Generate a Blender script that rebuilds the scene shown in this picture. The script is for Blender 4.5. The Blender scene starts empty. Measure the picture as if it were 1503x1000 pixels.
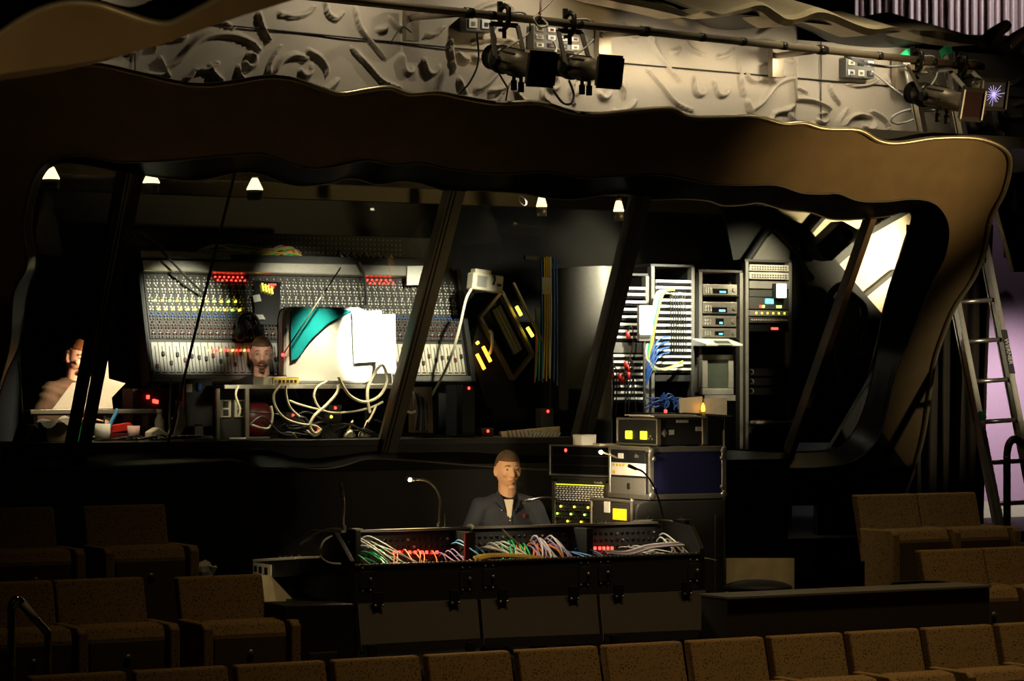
import bpy, bmesh, math, random
import numpy as np
from mathutils import Vector, Matrix, Euler
R = random.Random(7)
S = bpy.context.scene
COL = S.collection
rad = math.radians
PI = math.pi
# ------------------------------------------------------------------ camera model (room axes: x along the booth, y away, z up)
TH = rad(28.8); ST, CT = math.sin(TH), math.cos(TH)
CAM = Vector((-15.8 * math.tan(TH), -15.8, 1.75)); FPX = 4000.0; HZ = 560.0
FWD = Vector((ST, CT, 0)); RGT = Vector((CT, -ST, 0)); UP = Vector((0, 0, 1))
def ray(px, py): return FWD + RGT * ((px - 751.5) / FPX) - UP * ((py - HZ) / FPX)
def P(px, py, y):
    d = ray(px, py); return CAM + d * ((y - CAM.y) / d.y)
TT = 0.52
def FR(px, py, off=0.0):            # the leaning front of the booth
    d = ray(px, py); k = (0.45 + off - TT * (CAM.z - 1.25) - CAM.y) / (d.y + TT * d.z)
    return CAM + d * k
cd = bpy.data.cameras.new('camera'); cam = bpy.data.objects.new('camera', cd); COL.objects.link(cam)
cam.location = CAM; cam.rotation_euler = (PI / 2, 0, -TH)
cd.sensor_width = 36; cd.lens = FPX / 1503 * 36; cd.shift_y = 60 / 1503; cd.clip_end = 200
cd.dof.use_dof = True; cd.dof.focus_distance = 16.2; cd.dof.aperture_fstop = 5.0
S.camera = cam
# ------------------------------------------------------------------ materials
def M(name, col, rough=.5, metal=0., emit=0., ecol=None, var=.18, scale=30., bump=0., spec=.5):
    m = bpy.data.materials.new(name); m.use_nodes = True; nt = m.node_tree; b = nt.nodes['Principled BSDF']
    tc = nt.nodes.new('ShaderNodeTexCoord'); nz = nt.nodes.new('ShaderNodeTexNoise')
    nz.inputs['Scale'].default_value = scale; nz.inputs['Detail'].default_value = 3
    nt.links.new(tc.outputs['Object'], nz.inputs['Vector'])
    mx = nt.nodes.new('ShaderNodeMix'); mx.data_type = 'RGBA'
    mx.inputs[6].default_value = tuple(c * (1 - var) for c in col) + (1,)
    mx.inputs[7].default_value = tuple(min(1, c * (1 + var)) for c in col) + (1,)
    nt.links.new(nz.outputs['Fac'], mx.inputs[0]); nt.links.new(mx.outputs[2], b.inputs['Base Color'])
    b.inputs['Roughness'].default_value = rough; b.inputs['Metallic'].default_value = metal
    b.inputs['Specular IOR Level'].default_value = spec
    if emit:
        b.inputs['Emission Color'].default_value = tuple(ecol or col) + (1,); b.inputs['Emission Strength'].default_value = emit
    if bump:
        bp = nt.nodes.new('ShaderNodeBump'); bp.inputs['Strength'].default_value = bump; bp.inputs['Distance'].default_value = .01
        nt.links.new(nz.outputs['Fac'], bp.inputs['Height']); nt.links.new(bp.outputs['Normal'], b.inputs['Normal'])
    return m
def fabric(name, c0, c1, scale=55):
    m = M(name, c0, .95, spec=.1); nt = m.node_tree; b = nt.nodes['Principled BSDF']
    v = nt.nodes.new('ShaderNodeTexVoronoi'); v.inputs['Scale'].default_value = scale
    tc = [n for n in nt.nodes if n.type == 'TEX_COORD'][0]; nt.links.new(tc.outputs['Object'], v.inputs['Vector'])
    cr = nt.nodes.new('ShaderNodeValToRGB'); cr.color_ramp.elements[0].position = .20; cr.color_ramp.elements[1].position = .34
    cr.color_ramp.elements[0].color = tuple(c1) + (1,); cr.color_ramp.elements[1].color = tuple(c0) + (1,)
    nt.links.new(v.outputs['Distance'], cr.inputs['Fac']); nt.links.new(cr.outputs['Color'], b.inputs['Base Color'])
    return m
MT = dict(
    black=M('black_paint', (.008, .008, .007), .6), gloss=M('black_gloss', (.006, .006, .006), .18),
    dark=M('dark_grey', (.03, .028, .024), .6), grey=M('mid_grey', (.16, .15, .13), .5), lgrey=M('light_grey', (.42, .40, .35), .5),
    alu=M('aluminium', (.62, .58, .50), .32, .85), alud=M('dull_aluminium', (.28, .25, .20), .42, .7), chrome=M('chrome', (.75, .72, .66), .15, 1.),
    bronze=M('bronze_paint', (.27, .185, .09), .45, .45, spec=.3, scale=6, var=.25), bead=M('bead_gold', (.62, .52, .34), .32, .7),
    cream=M('cream_plastic', (.72, .66, .50), .45), white=M('white_paper', (.85, .83, .76), .8, var=.04), wall=M('booth_black', (.014, .013, .011), .7),
    plaster=M('relief_plaster', (.50, .43, .33), .6, var=.08, scale=60), creamwall=M('cream_panel', (.78, .66, .44), .7, var=.08, scale=5),
    ply=M('plywood', (.50, .40, .22), .6, scale=8, var=.35), brown=M('brown_wood', (.16, .10, .05), .6, scale=8, var=.3),
    purple=M('lavender_wall', (.55, .36, .50), .6, var=.06), navy=M('navy_laminate', (.016, .016, .06), .35), red=M('red_plastic', (.65, .03, .02), .4),
    redd=M('dark_red', (.12, .01, .01), .4), blue=M('blue_plastic', (.05, .16, .55), .45), skyblue=M('light_blue_plastic', (.10, .40, .80), .45),
    green=M('green_plastic', (.02, .45, .16), .45), yellow=M('yellow_cable', (.75, .52, .08), .5), orange=M('orange_cable', (.80, .22, .04), .5),
    violet=M('violet_cable', (.38, .25, .48), .5), ccream=M('cream_cable', (.78, .70, .50), .5), cwhite=M('white_cable', (.75, .75, .70), .45), cblack=M('black_cable', (.015, .015, .014), .4),
    teal=M('teal_shell', (.015, .36, .42), .22, var=.1), shell=M('milky_shell', (.86, .86, .80), .25, var=.05),
    eled_r=M('red_led', (1, .03, .02), .4, emit=8), eled_y=M('yellow_led', (1, .75, .05), .4, emit=5), eled_o=M('orange_led', (1, .38, .03), .4, emit=5), eled_g=M('green_led', (.55, 1, .12), .4, emit=4),
    eled_b=M('cyan_display', (.10, .65, .95), .4, emit=3), ebulb=M('bulb', (1, .83, .50), .4, emit=70), ehal=M('halogen', (1, .78, .40), .4, emit=2.2), revealm=M('reveal_black', (.005, .005, .005), .3, spec=.18), ewhite=M('white_glow', (1, .93, .76), .4, emit=7),
    eamb=M('amber_display', (1, .50, .01), .4, emit=1.6), elime=M('lime_display', (.92, .95, .04), .4, emit=1.5),
    seat=fabric('seat_fabric', (.33, .215, .09), (.04, .024, .010), 74), seatd=M('seat_panel', (.10, .062, .028), .8), lid=M('lid_laminate', (.05, .038, .024), .55, scale=12),
    skin=M('skin', (.72, .44, .29), .5, var=.06), lips=M('lips', (.52, .27, .20), .5), eyew=M('eye_white', (.42, .38, .34), .3), hair=M('brown_hair', (.10, .058, .028), .6, scale=90, var=.5, bump=.4), hairr=M('auburn_hair', (.16, .06, .02), .6, scale=90, var=.5, bump=.4),
    shirtn=M('navy_shirt', (.028, .036, .06), .8, scale=14, var=.3), shirtb=M('brown_shirt', (.085, .055, .033), .85, scale=14, var=.3), shirtk=M('black_shirt', (.012, .012, .013), .85), trous=M('dark_trousers', (.02, .02, .025), .85),
    curtain=M('pale_curtain', (.55, .45, .44), .8), drape=M('black_drape', (.035, .026, .016), .85, scale=5, var=.5), lens=M('violet_lens_glint', (.10, .07, .30), .05, .3, emit=.35, ecol=(.4, .35, 1)),
    rust=M('copper_end', (.45, .20, .08), .45, .5), trimd=M('brown_moulding', (.12, .06, .04), .35, .3), beam=M('ceiling_beam', (.11, .085, .04), .7),
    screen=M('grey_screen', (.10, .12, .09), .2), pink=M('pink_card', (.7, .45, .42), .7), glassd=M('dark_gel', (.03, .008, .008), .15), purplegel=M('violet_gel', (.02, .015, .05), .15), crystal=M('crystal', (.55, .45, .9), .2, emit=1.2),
    pipe=M('pipe_steel', (.36, .30, .21), .4, .6), lamp=M('lamp_black', (.035, .030, .024), .32, .35))
def glass_mat():
    m = bpy.data.materials.new('booth_glass'); m.use_nodes = True; nt = m.node_tree; nt.nodes.clear()
    o = nt.nodes.new('ShaderNodeOutputMaterial'); t = nt.nodes.new('ShaderNodeBsdfTransparent'); g = nt.nodes.new('ShaderNodeBsdfGlossy'); mx = nt.nodes.new('ShaderNodeMixShader')
    f = nt.nodes.new('ShaderNodeFresnel'); f.inputs['IOR'].default_value = 1.22
    t.inputs['Color'].default_value = (.95, .97, .95, 1); g.inputs['Roughness'].default_value = .01
    nt.links.new(f.outputs[0], mx.inputs[0]); nt.links.new(t.outputs[0], mx.inputs[1]); nt.links.new(g.outputs[0], mx.inputs[2]); nt.links.new(mx.outputs[0], o.inputs[0])
    return m
MT['glass'] = glass_mat()
# ------------------------------------------------------------------ objects
MW = {}
def thing(name, label, cat, loc=(0, 0, 0), rz=0., group=None, rot=None):
    o = bpy.data.objects.new(name, None); COL.objects.link(o); o.empty_display_size = .1
    o.location = loc; o.rotation_euler = rot if rot else (0, 0, rz)
    o['label'] = label; o['category'] = cat
    if group: o['group'] = group
    MW[o.name] = Matrix.Translation(Vector(loc)) @ Euler(rot if rot else (0, 0, rz)).to_matrix().to_4x4()
    return o
def tag(o, label, cat, group=None, kind=None):
    o['label'] = label; o['category'] = cat
    if group: o['group'] = group
    if kind: o['kind'] = kind
    return o
def wmat(o): return MW.get(o.name, Matrix.Identity(4))
def obj(name, bm, mats, parent=None, world=False, smooth=False, bevel=0., center=False, label=None):
    if not isinstance(mats, (list, tuple)): mats = [mats]
    me = bpy.data.meshes.new(name); o = bpy.data.objects.new(name, me); COL.objects.link(o)
    if parent is not None:
        o.parent = parent; MW[o.name] = wmat(parent)
        if world: bm.transform(wmat(parent).inverted())
    elif center:
        vs = [v.co for v in bm.verts]
        c = Vector((sum(v.x for v in vs) / len(vs), sum(v.y for v in vs) / len(vs), min(v.z for v in vs)))
        bm.transform(Matrix.Translation(-c)); o.location = c; MW[o.name] = Matrix.Translation(c)
    bm.to_mesh(me); bm.free()
    for m in mats: me.materials.append(MT[m] if isinstance(m, str) else m)
    if smooth:
        for p in me.polygons: p.use_smooth = True
    if bevel:
        md = o.modifiers.new('bevel', 'BEVEL'); md.width = bevel; md.segments = 2; md.limit_method = 'ANGLE'
    if label: o['label'] = label
    return o
def struct(name, bm, mats, parent=None, **k):
    o = obj(name, bm, mats, parent, **k)
    if parent is None: o['kind'] = 'structure'
    return o
def dup(o, loc=None, rz=None, label=None, parent=None, rot=None):
    c = o.copy(); COL.objects.link(c)
    if parent is not None: c.parent = parent
    if loc is not None: c.location = loc
    if rz is not None: c.rotation_euler = (0, 0, rz)
    if rot is not None: c.rotation_euler = rot
    if label: c['label'] = label
    for ch in list(o.children): dup(ch, parent=c)
    return c
B = bmesh.new
def setm(fs, mi):
    for f in fs: f.material_index = mi
def box(bm, a, b, mi=0, mat=None):          # axis box from corner a to corner b
    x0, y0, z0 = a; x1, y1, z1 = b
    vs = [Vector(p) for p in ((x0, y0, z0), (x1, y0, z0), (x1, y1, z0), (x0, y1, z0), (x0, y0, z1), (x1, y0, z1), (x1, y1, z1), (x0, y1, z1))]
    if mat is not None: vs = [mat @ v for v in vs]
    v = [bm.verts.new(p) for p in vs]
    fs = [bm.faces.new([v[i] for i in q]) for q in ((3, 2, 1, 0), (4, 5, 6, 7), (0, 1, 5, 4), (1, 2, 6, 5), (2, 3, 7, 6), (3, 0, 4, 7))]
    setm(fs, mi); return bm
def frame_of(d):
    d = d.normalized(); h = Vector((0, 0, 1)) if abs(d.z) < .9 else Vector((1, 0, 0))
    u = d.cross(h).normalized(); return u, u.cross(d).normalized()
def tube(bm, pts, r, seg=8, mi=0, cap=True, r1=None, radii=None, closed=False):
    pts = [Vector(p) for p in pts]; n = len(pts); rings = []; pu = None
    for i, p in enumerate(pts):
        a = pts[i - 1] if (i or closed) else pts[0]; b = pts[(i + 1) % n] if (i < n - 1 or closed) else pts[-1]
        d = (b - a)
        if d.length < 1e-9: d = Vector((0, 0, 1))
        d.normalize()
        if pu is None: u, w = frame_of(d)
        else:
            u = (pu - d * pu.dot(d))
            if u.length < 1e-6: u, w = frame_of(d)
            u.normalize(); w = u.cross(d)
        pu = u
        rr = radii[i] if radii else (r if r1 is None else r + (r1 - r) * i / max(1, n - 1))
        rings.append([bm.verts.new(p + (u * math.cos(2 * PI * k / seg) + w * math.sin(2 * PI * k / seg)) * rr) for k in range(seg)])
    fs = []
    for i in range(n if closed else n - 1):
        A, C = rings[i], rings[(i + 1) % n]
        for k in range(seg): fs.append(bm.faces.new((A[k], A[(k + 1) % seg], C[(k + 1) % seg], C[k])))
    if cap and not closed: fs.append(bm.faces.new(rings[0][::-1])); fs.append(bm.faces.new(rings[-1]))
    setm(fs, mi)
    for f in fs: f.smooth = seg > 6 and len(f.verts) == 4
    return bm
def bar(bm, a, b, w, h, mi=0, upv=None):    # rectangular bar from a to b
    a, b = Vector(a), Vector(b); d = (b - a).normalized(); upv = Vector(upv) if upv else (UP if abs(d.z) < .95 else Vector((0, 1, 0)))
    u = d.cross(upv).normalized(); w2 = u.cross(d).normalized()
    vs = [bm.verts.new(p + u * su * w / 2 + w2 * sw * h / 2) for p in (a, b) for su, sw in ((-1, -1), (1, -1), (1, 1), (-1, 1))]
    fs = [bm.faces.new([vs[i] for i in q]) for q in ((3, 2, 1, 0), (4, 5, 6, 7), (0, 1, 5, 4), (1, 2, 6, 5), (2, 3, 7, 6), (3, 0, 4, 7))]
    setm(fs, mi); return bm
def ell(bm, c, rx, ry, rz, u=16, v=10, mi=0, rot=None):
    c = Vector(c); f_ = (lambda p: c + (rot @ Vector(p) if rot else Vector(p)))
    top, bot = bm.verts.new(f_((0, 0, rz))), bm.verts.new(f_((0, 0, -rz)))
    rs = [[bm.verts.new(f_((rx * math.sin(PI * j / v) * math.cos(2 * PI * k / u), ry * math.sin(PI * j / v) * math.sin(2 * PI * k / u), rz * math.cos(PI * j / v)))) for k in range(u)] for j in range(1, v)]
    fs = []
    for k in range(u):
        n = (k + 1) % u; fs.append(bm.faces.new((top, rs[0][k], rs[0][n]))); fs.append(bm.faces.new((bot, rs[-1][n], rs[-1][k])))
        for A, C in zip(rs, rs[1:]): fs.append(bm.faces.new((A[k], C[k], C[n], A[n])))
    for f in fs: f.material_index = mi; f.smooth = True
    return bm
def prism(bm, poly, vec, mi=0):             # polygon (3D points) extruded by vec
    vec = Vector(vec); a = [bm.verts.new(Vector(p)) for p in poly]; b = [bm.verts.new(Vector(p) + vec) for p in poly]; n = len(a)
    fs = [bm.faces.new(a), bm.faces.new(b[::-1])] + [bm.faces.new((a[i], b[i], b[(i + 1) % n], a[(i + 1) % n])) for i in range(n)]
    setm(fs, mi); return bm
def lathe(bm, prof, seg=20, mi=0, mat=None):  # profile of (r, z)
    rings = []
    for r, z in prof:
        rings.append([bm.verts.new((mat or Matrix.Identity(4)) @ Vector((r * math.cos(2 * PI * k / seg), r * math.sin(2 * PI * k / seg), z))) for k in range(seg)])
    fs = []
    for A, C in zip(rings, rings[1:]):
        for k in range(seg): fs.append(bm.faces.new((A[k], A[(k + 1) % seg], C[(k + 1) % seg], C[k])))
    fs.append(bm.faces.new(rings[0][::-1])); fs.append(bm.faces.new(rings[-1])); setm(fs, mi)
    for f in fs: f.smooth = len(f.verts) == 4
    return bm
def cat(pts, n=6, closed=False):            # catmull-rom
    pts = [Vector(p) for p in pts]; out = []; m = len(pts)
    for i in range(m if closed else m - 1):
        g = (lambda j: pts[j % m]) if closed else (lambda j: pts[max(0, min(m - 1, j))])
        p0, p1, p2, p3 = g(i - 1), g(i), g(i + 1), g(i + 2)
        for k in range(n):
            t = k / n
            out.append(.5 * ((2 * p1) + (p2 - p0) * t + (2 * p0 - 5 * p1 + 4 * p2 - p3) * t * t + (3 * p1 - p0 - 3 * p2 + p3) * t ** 3))
    if not closed: out.append(pts[-1])
    return out
def resample(pts, n, closed=True):
    q = pts + [pts[0]] if closed else pts
    L = [0.]
    for a, b in zip(q, q[1:]): L.append(L[-1] + (b - a).length)
    out = []; j = 0
    for i in range(n):
        s = L[-1] * i / (n if closed else n - 1)
        while j < len(L) - 2 and L[j + 1] < s: j += 1
        t = (s - L[j]) / max(1e-9, L[j + 1] - L[j]); out.append(q[j].lerp(q[j + 1], min(1, t)))
    return out
def cable(name, label, pts, r, m, group=None, cat_='cable', n=6, seg=6):
    bm = B(); tube(bm, cat(pts, n), r, seg)
    return tag(obj(name, bm, m, center=True), label, cat_, group)
def text(name, s, size, m, parent, loc, rot, label=None, depth=.001):
    cu = bpy.data.curves.new(name, 'FONT'); cu.body = s; cu.size = size; cu.extrude = depth; cu.align_x = 'CENTER'; cu.align_y = 'CENTER'
    t = bpy.data.objects.new(name + '_tmp', cu); COL.objects.link(t)
    dg = bpy.context.evaluated_depsgraph_get(); me = bpy.data.meshes.new_from_object(t.evaluated_get(dg)); bpy.data.objects.remove(t)
    bm = B(); bm.from_mesh(me); bm.transform(Matrix.Translation(Vector(loc)) @ Euler(rot).to_matrix().to_4x4())
    return obj(name, bm, m, parent)
def spot(name, loc, target, power, col=(1, .8, .5), size=60, blend=.6, r=.05):
    l = bpy.data.lights.new(name, 'SPOT'); l.energy = power; l.color = col; l.spot_size = rad(size); l.spot_blend = blend; l.shadow_soft_size = r
    o = bpy.data.objects.new(name, l); COL.objects.link(o); o.location = loc
    o.rotation_euler = (Vector(target) - Vector(loc)).to_track_quat('-Z', 'Y').to_euler(); return o
def point(name, loc, power, col=(1, .8, .5), r=.02):
    l = bpy.data.lights.new(name, 'POINT'); l.energy = power; l.color = col; l.shadow_soft_size = r
    o = bpy.data.objects.new(name, l); COL.objects.link(o); o.location = loc; return o
def area(name, loc, target, power, sx, sy, col=(1, .8, .5)):
    l = bpy.data.lights.new(name, 'AREA'); l.energy = power; l.color = col; l.shape = 'RECTANGLE'; l.size = sx; l.size_y = sy
    o = bpy.data.objects.new(name, l); COL.objects.link(o); o.location = loc
    o.rotation_euler = (Vector(target) - Vector(loc)).to_track_quat('-Z', 'Y').to_euler(); return o
# ================================================================== PEOPLE
def fuse(bm, name, mats, parent, vox=.008, it=4, world=False):
    me = bpy.data.meshes.new(name); bm.to_mesh(me); bm.free(); tmp = bpy.data.objects.new(name + '_tmp', me); COL.objects.link(tmp)
    r = tmp.modifiers.new('r', 'REMESH'); r.mode = 'VOXEL'; r.voxel_size = vox; s = tmp.modifiers.new('s', 'SMOOTH'); s.iterations = it; s.factor = .5
    m2 = bpy.data.meshes.new_from_object(tmp.evaluated_get(bpy.context.evaluated_depsgraph_get())); bpy.data.objects.remove(tmp)
    b2 = B(); b2.from_mesh(m2); return obj(name, b2, mats, parent, smooth=True)
def limb(bm, pts, rr): tube(bm, pts, 0, 14, radii=rr); [ell(bm, p, r, r, r, 14, 10) for p, r in zip(pts, rr)]
def head_bm(bm, C, yaw, pitch):
    rot = Euler((pitch, 0, yaw)).to_matrix(); T = lambda v: C + rot @ Vector(v)
    h = B(); bmesh.ops.create_uvsphere(h, u_segments=28, v_segments=20, radius=1)
    for v in h.verts:
        x, y, z = v.co; x *= .077; y *= .098; z *= .118
        if z < 0:
            f = min(1, -z / .118); x *= 1 - .30 * f ** 1.5; y = y * (1 - .20 * f) if y > 0 else y * (1 - .06 * f)
            if y > 0: y *= 1 - .35 * f
        if v.co.y < -.55 and -.25 < v.co.z < .25: y += .006 * (1 - abs(v.co.x) * 1.2) if abs(v.co.x) > .22 else 0
        v.co = T((x, y, z))
    me = bpy.data.meshes.new('h'); h.to_mesh(me); h.free(); bm.from_mesh(me)
    # nose, brow, chin, cheeks, lips, ears
    tube(bm, [T((0, -.092, .022)), T((0, -.103, -.008)), T((0, -.112, -.026))], 0, 10, radii=[.009, .011, .0145]); ell(bm, T((0, -.108, -.027)), .0135, .013, .011, 12, 8)
    for s in (-1, 1):
        ell(bm, T((s * .011, -.100, -.031)), .008, .010, .007, 8, 6); ell(bm, T((s * .030, -.080, .032)), .024, .014, .008, 10, 8, rot=rot); ell(bm, T((s * .038, -.070, -.02)), .022, .020, .018, 10, 8)
        ell(bm, T((s * .078, .006, -.005)), .011, .020, .033, 12, 10, rot=rot); ell(bm, T((s * .076, -.008, -.028)), .010, .012, .014, 8, 6)
    ell(bm, T((0, -.080, -.098)), .026, .018, .017, 12, 8); ell(bm, T((0, -.090, -.058)), .022, .012, .010, 10, 8)
    return T, rot
def hand(bm, wrist, d, palm_n, side):
    d = d.normalized(); n = palm_n.normalized(); s = d.cross(n).normalized() * side
    for k in range(4):
        f = (k - 1.5) * .021; L = (.070, .080, .075, .058)[k]; b = wrist + d * .09 + s * f
        limb(bm, [wrist + d * .01 + s * f * .6, b], [.017, .0135]); e = b + d * L * .5 + n * .006; e2 = b + d * L * .9 + n * .022; limb(bm, [b, e, e2], [.0105, .009, .0075])
    t0 = wrist + d * .03 + s * -.03; limb(bm, [wrist + d * .015, t0, t0 + d * .04 + s * -.022 + n * .008, t0 + d * .068 + s * -.026 + n * .016], [.016, .015, .011, .009])
def person(label, loc, rz, seat_h, yaw, pitch, armL, armR, shirt, hairm, opts=(), legs=True, leanf=0., hs=1.0):
    t = thing('person', label, 'person', loc, rz); h = seat_h
    ch = Vector((0, -leanf, h + .36)); nk = Vector((0, -leanf * 1.4 - .005, h + .545)); HC = Vector((0, -leanf * 1.7 - .03, h + .715))
    sh = [Vector((s * .168, -leanf * 1.2, h + .475)) for s in (-1, 1)]
    bm = B(); T, rot = head_bm(bm, HC, yaw, pitch)
    limb(bm, [nk - Vector((0, -.01, .05)), nk, HC - Vector((0, -.015, .06))], [.075, .058, .055])
    def torso(bm, g):
        ell(bm, (0, 0, h + .06), .165 + g, .125 + g, .12 + g, 20, 14); ell(bm, (0, -leanf * .4, h + .2), .150 + g, .108 + g, .17 + g, 20, 14); ell(bm, ch, .168 + g, .118 + g, .16 + g, 20, 14); ell(bm, ch + Vector((0, -leanf * .2, .09)), .150 + g, .09 + g, .07 + g, 20, 12)
        for s in sh: limb(bm, [nk - Vector((0, 0, .025)), nk.lerp(s, .55) - Vector((0, 0, .012)), s], [.050 + g, .052 + g, .054 + g])
    torso(bm, 0)
    arms = []
    for s, (el, wr) in zip(sh, (armR, armL)):
        el, wr = Vector(el) + Vector((0, 0, h)), Vector(wr) + Vector((0, 0, h)); arms.append((s, el, wr)); limb(bm, [s, s.lerp(el, .5), el], [.052, .046, .040]); limb(bm, [el, el.lerp(wr, .35), wr], [.041, .041, .027])
        hand(bm, wr, (wr - el), Vector((0, 0, -1)), 1 if s.x > 0 else -1)
    hips = [Vector((s * .10, -.02, h + .02)) for s in (-1, 1)]; lg = []
    for hp_ in hips:
        sx = 1 if hp_.x > 0 else -1; kn = Vector((sx * .15, -.43, h + .03)); an = Vector((sx * .15, -.40, .09)); lg.append((hp_, kn, an))
        limb(bm, [hp_, hp_.lerp(kn, .5), kn], [.085, .072, .056]); limb(bm, [kn, kn.lerp(an, .3), an], [.055, .054, .036]); limb(bm, [an - Vector((0, -.04, .04)), an + Vector((0, -.15, -.05))], [.042, .035])
    fuse(bm, 'body', 'skin', t, .0065, 3)
    # shirt
    bm = B(); torso(bm, .014)
    for s, el, wr in arms: limb(bm, [s, s.lerp(el, .5), el], [.068, .060, .054]); limb(bm, [el, el.lerp(wr, .4), el.lerp(wr, .93)], [.056, .053, .040])
    st_ = fuse(bm, 'shirt', shirt, t, .009, 2)
    N_ = len(st_.data.vertices); co = np.zeros(N_ * 3); no = np.zeros(N_ * 3); st_.data.vertices.foreach_get('co', co); st_.data.vertices.foreach_get('normal', no)
    co = co.reshape(-1, 3); no = no.reshape(-1, 3)
    co += no * (.004 * np.sin(co[:, 0] * 38 + co[:, 2] * 55 + 3 * np.sin(co[:, 2] * 17)))[:, None]; st_.data.vertices.foreach_set('co', co.ravel()); st_.data.update()   # cloth folds
    bm = B()
    for hp_, kn, an in lg: limb(bm, [hp_, hp_.lerp(kn, .5), kn], [.10, .088, .07]); limb(bm, [kn, kn.lerp(an, .4), an + Vector((0, 0, .02))], [.07, .066, .056])
    ell(bm, (0, .0, h + .03), .178, .14, .10, 18, 12); fuse(bm, 'trousers', 'trous', t, .012, 2)
    bm = B()
    for _, kn, an in lg: prism(bm, [(an.x - .048, -.62, 0), (an.x + .048, -.62, 0), (an.x + .05, -.33, 0), (an.x - .05, -.33, 0)], (0, 0, .075))
    obj('shoes', bm, 'black', t, bevel=.025)
    # hair cap: covers above hairline and back
    hb = B(); bmesh.ops.create_uvsphere(hb, u_segments=32, v_segments=24, radius=1); kill = []
    for v in hb.verts:
        x, y, z = v.co; front = -y
        line = .50 if front > .35 else (.50 - (.35 - front) * 1.15 if front > -.2 else -.45)
        if abs(x) > .8 and front > -.1: line = max(line, .12)
        if z < line: kill.append(v)
        n_ = 1 + .012 * math.sin(x * 23 + y * 17) ; v.co = HC + rot @ Vector((x * .083 * n_, y * .104 * n_, z * .126 * n_ + .001))
    bmesh.ops.delete(hb, geom=kill, context='VERTS'); hr = obj('hair', hb, hairm, t, smooth=True); md = hr.modifiers.new('solid', 'SOLIDIFY'); md.thickness = .007; md.offset = -1
    for s in (-1, 1):
        bm = B(); ell(bm, T((s * .031, -.0805, .010)), .0125, .010, .0062, 12, 8); ey = obj('eye', bm, 'eyew', t); bm = B(); ell(bm, T((s * .031 + (-.002 if yaw > 0 else .002), -.0885, .010)), .0055, .003, .005, 10, 6); obj('iris', bm, 'black', ey)
        bm = B(); tube(bm, [T((s * .016, -.096, .033)), T((s * .032, -.095, .038)), T((s * .048, -.082, .033))], 0, 6, radii=[.003, .004, .002]); obj('eyebrow', bm, hairm, t)
    bm = B(); tube(bm, [T((-.024, -.093, -.058)), T((-.008, -.1005, -.054)), T((.008, -.1005, -.054)), T((.024, -.093, -.058))], 0, 8, radii=[.0015, .004, .004, .0015]); tube(bm, [T((-.022, -.093, -.060)), T((0, -.101, -.066)), T((.022, -.093, -.060))], 0, 8, radii=[.0015, .005, .0015]); obj('lips', bm, 'lips', t)
    return t, T, nk, ch, arms
# operator behind the console
hp = P(744, 700, -.85); sh_ = P(745, 690, -1.33).z - .715 - .02
stt = lambda lb, x, y, z0, hgt: None
def stool(lb, loc, hgt):
    t = thing('stool', lb, 'stool', loc); bm = B(); lathe(bm, [(.10, hgt - .05), (.18, hgt - .045), (.19, hgt - .02), (.17, hgt), (.02, hgt + .002)], 24); obj('seat_pad', bm, 'black', t)
    bm = B(); tube(bm, [(0, 0, .04), (0, 0, hgt - .05)], .028, 10); obj('post', bm, 'dark', t)
    for k in range(5): bm = B(); bar(bm, (0, 0, .07), (.25 * math.cos(k * 1.257 + .3), .25 * math.sin(k * 1.257 + .3), .015), .04, .03); obj('foot', bm, 'dark', t)
    return t
ox, oy = hp.x, -.85
h_op = P(745, 690, oy).z - .715
rzc = -TH      # turned to face the camera side
t, T, nk, ch, arms = person('seated person in a dark navy button shirt behind the mixing console, looking aside', (ox, oy, 0), rzc + rad(6), h_op - .0, rad(14), rad(4), ((.27, -.10, .24), (.20, -.36, .14)), ((-.27, -.10, .24), (-.20, -.36, .14)), 'shirtn', 'hair')
stool('black stool under the seated person behind the mixing console', (ox, oy + .02, 0), h_op - .087)
hN = h_op
bm = B(); prism(bm, [(-.032, -.098, hN + .535), (.032, -.098, hN + .535), (.012, -.141, hN + .40), (-.002, -.141, hN + .40)], (0, .05, 0)); obj('undershirt', bm, 'white', t, bevel=.006)
for s in (-1, 1):
    bm = B(); prism(bm, [(s * .062, -.02, hN + .585), (s * .088, -.03, hN + .53), (s * .060, -.125, hN + .49), (s * .022, -.142, hN + .45), (s * .034, -.10, hN + .545)], (0, -.008, 0)); obj('collar_flap', bm, 'shirtn', t, bevel=.002)
bm = B()
for z in (.425, .37, .315, .25, .18): ell(bm, (.006, -.143 if z > .25 else -.134, hN + z), .006, .004, .006, 8, 6)
ell(bm, (-.045, -.128, hN + .47), .005, .004, .005, 8, 6); ell(bm, (.045, -.128, hN + .47), .005, .004, .005, 8, 6); obj('buttons', bm, 'white', t)
bm = B(); bar(bm, (.006, -.135, hN + .43), (.006, -.127, hN + .12), .028, .006, 0, (0, 1, 0)); obj('button_placket', bm, 'shirtn', t)
bm = B(); c = Vector((.095, -.114, hN + .432)); ell(bm, c, .006, .006, .010, 8, 6); ell(bm, c + Vector((.002, 0, .012)), .003, .005, .004, 8, 6); bar(bm, c + Vector((-.008, -.003, .012)), c + Vector((.008, -.003, -.010)), .003, .003); obj('chest_emblem', bm, 'red', t)
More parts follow.
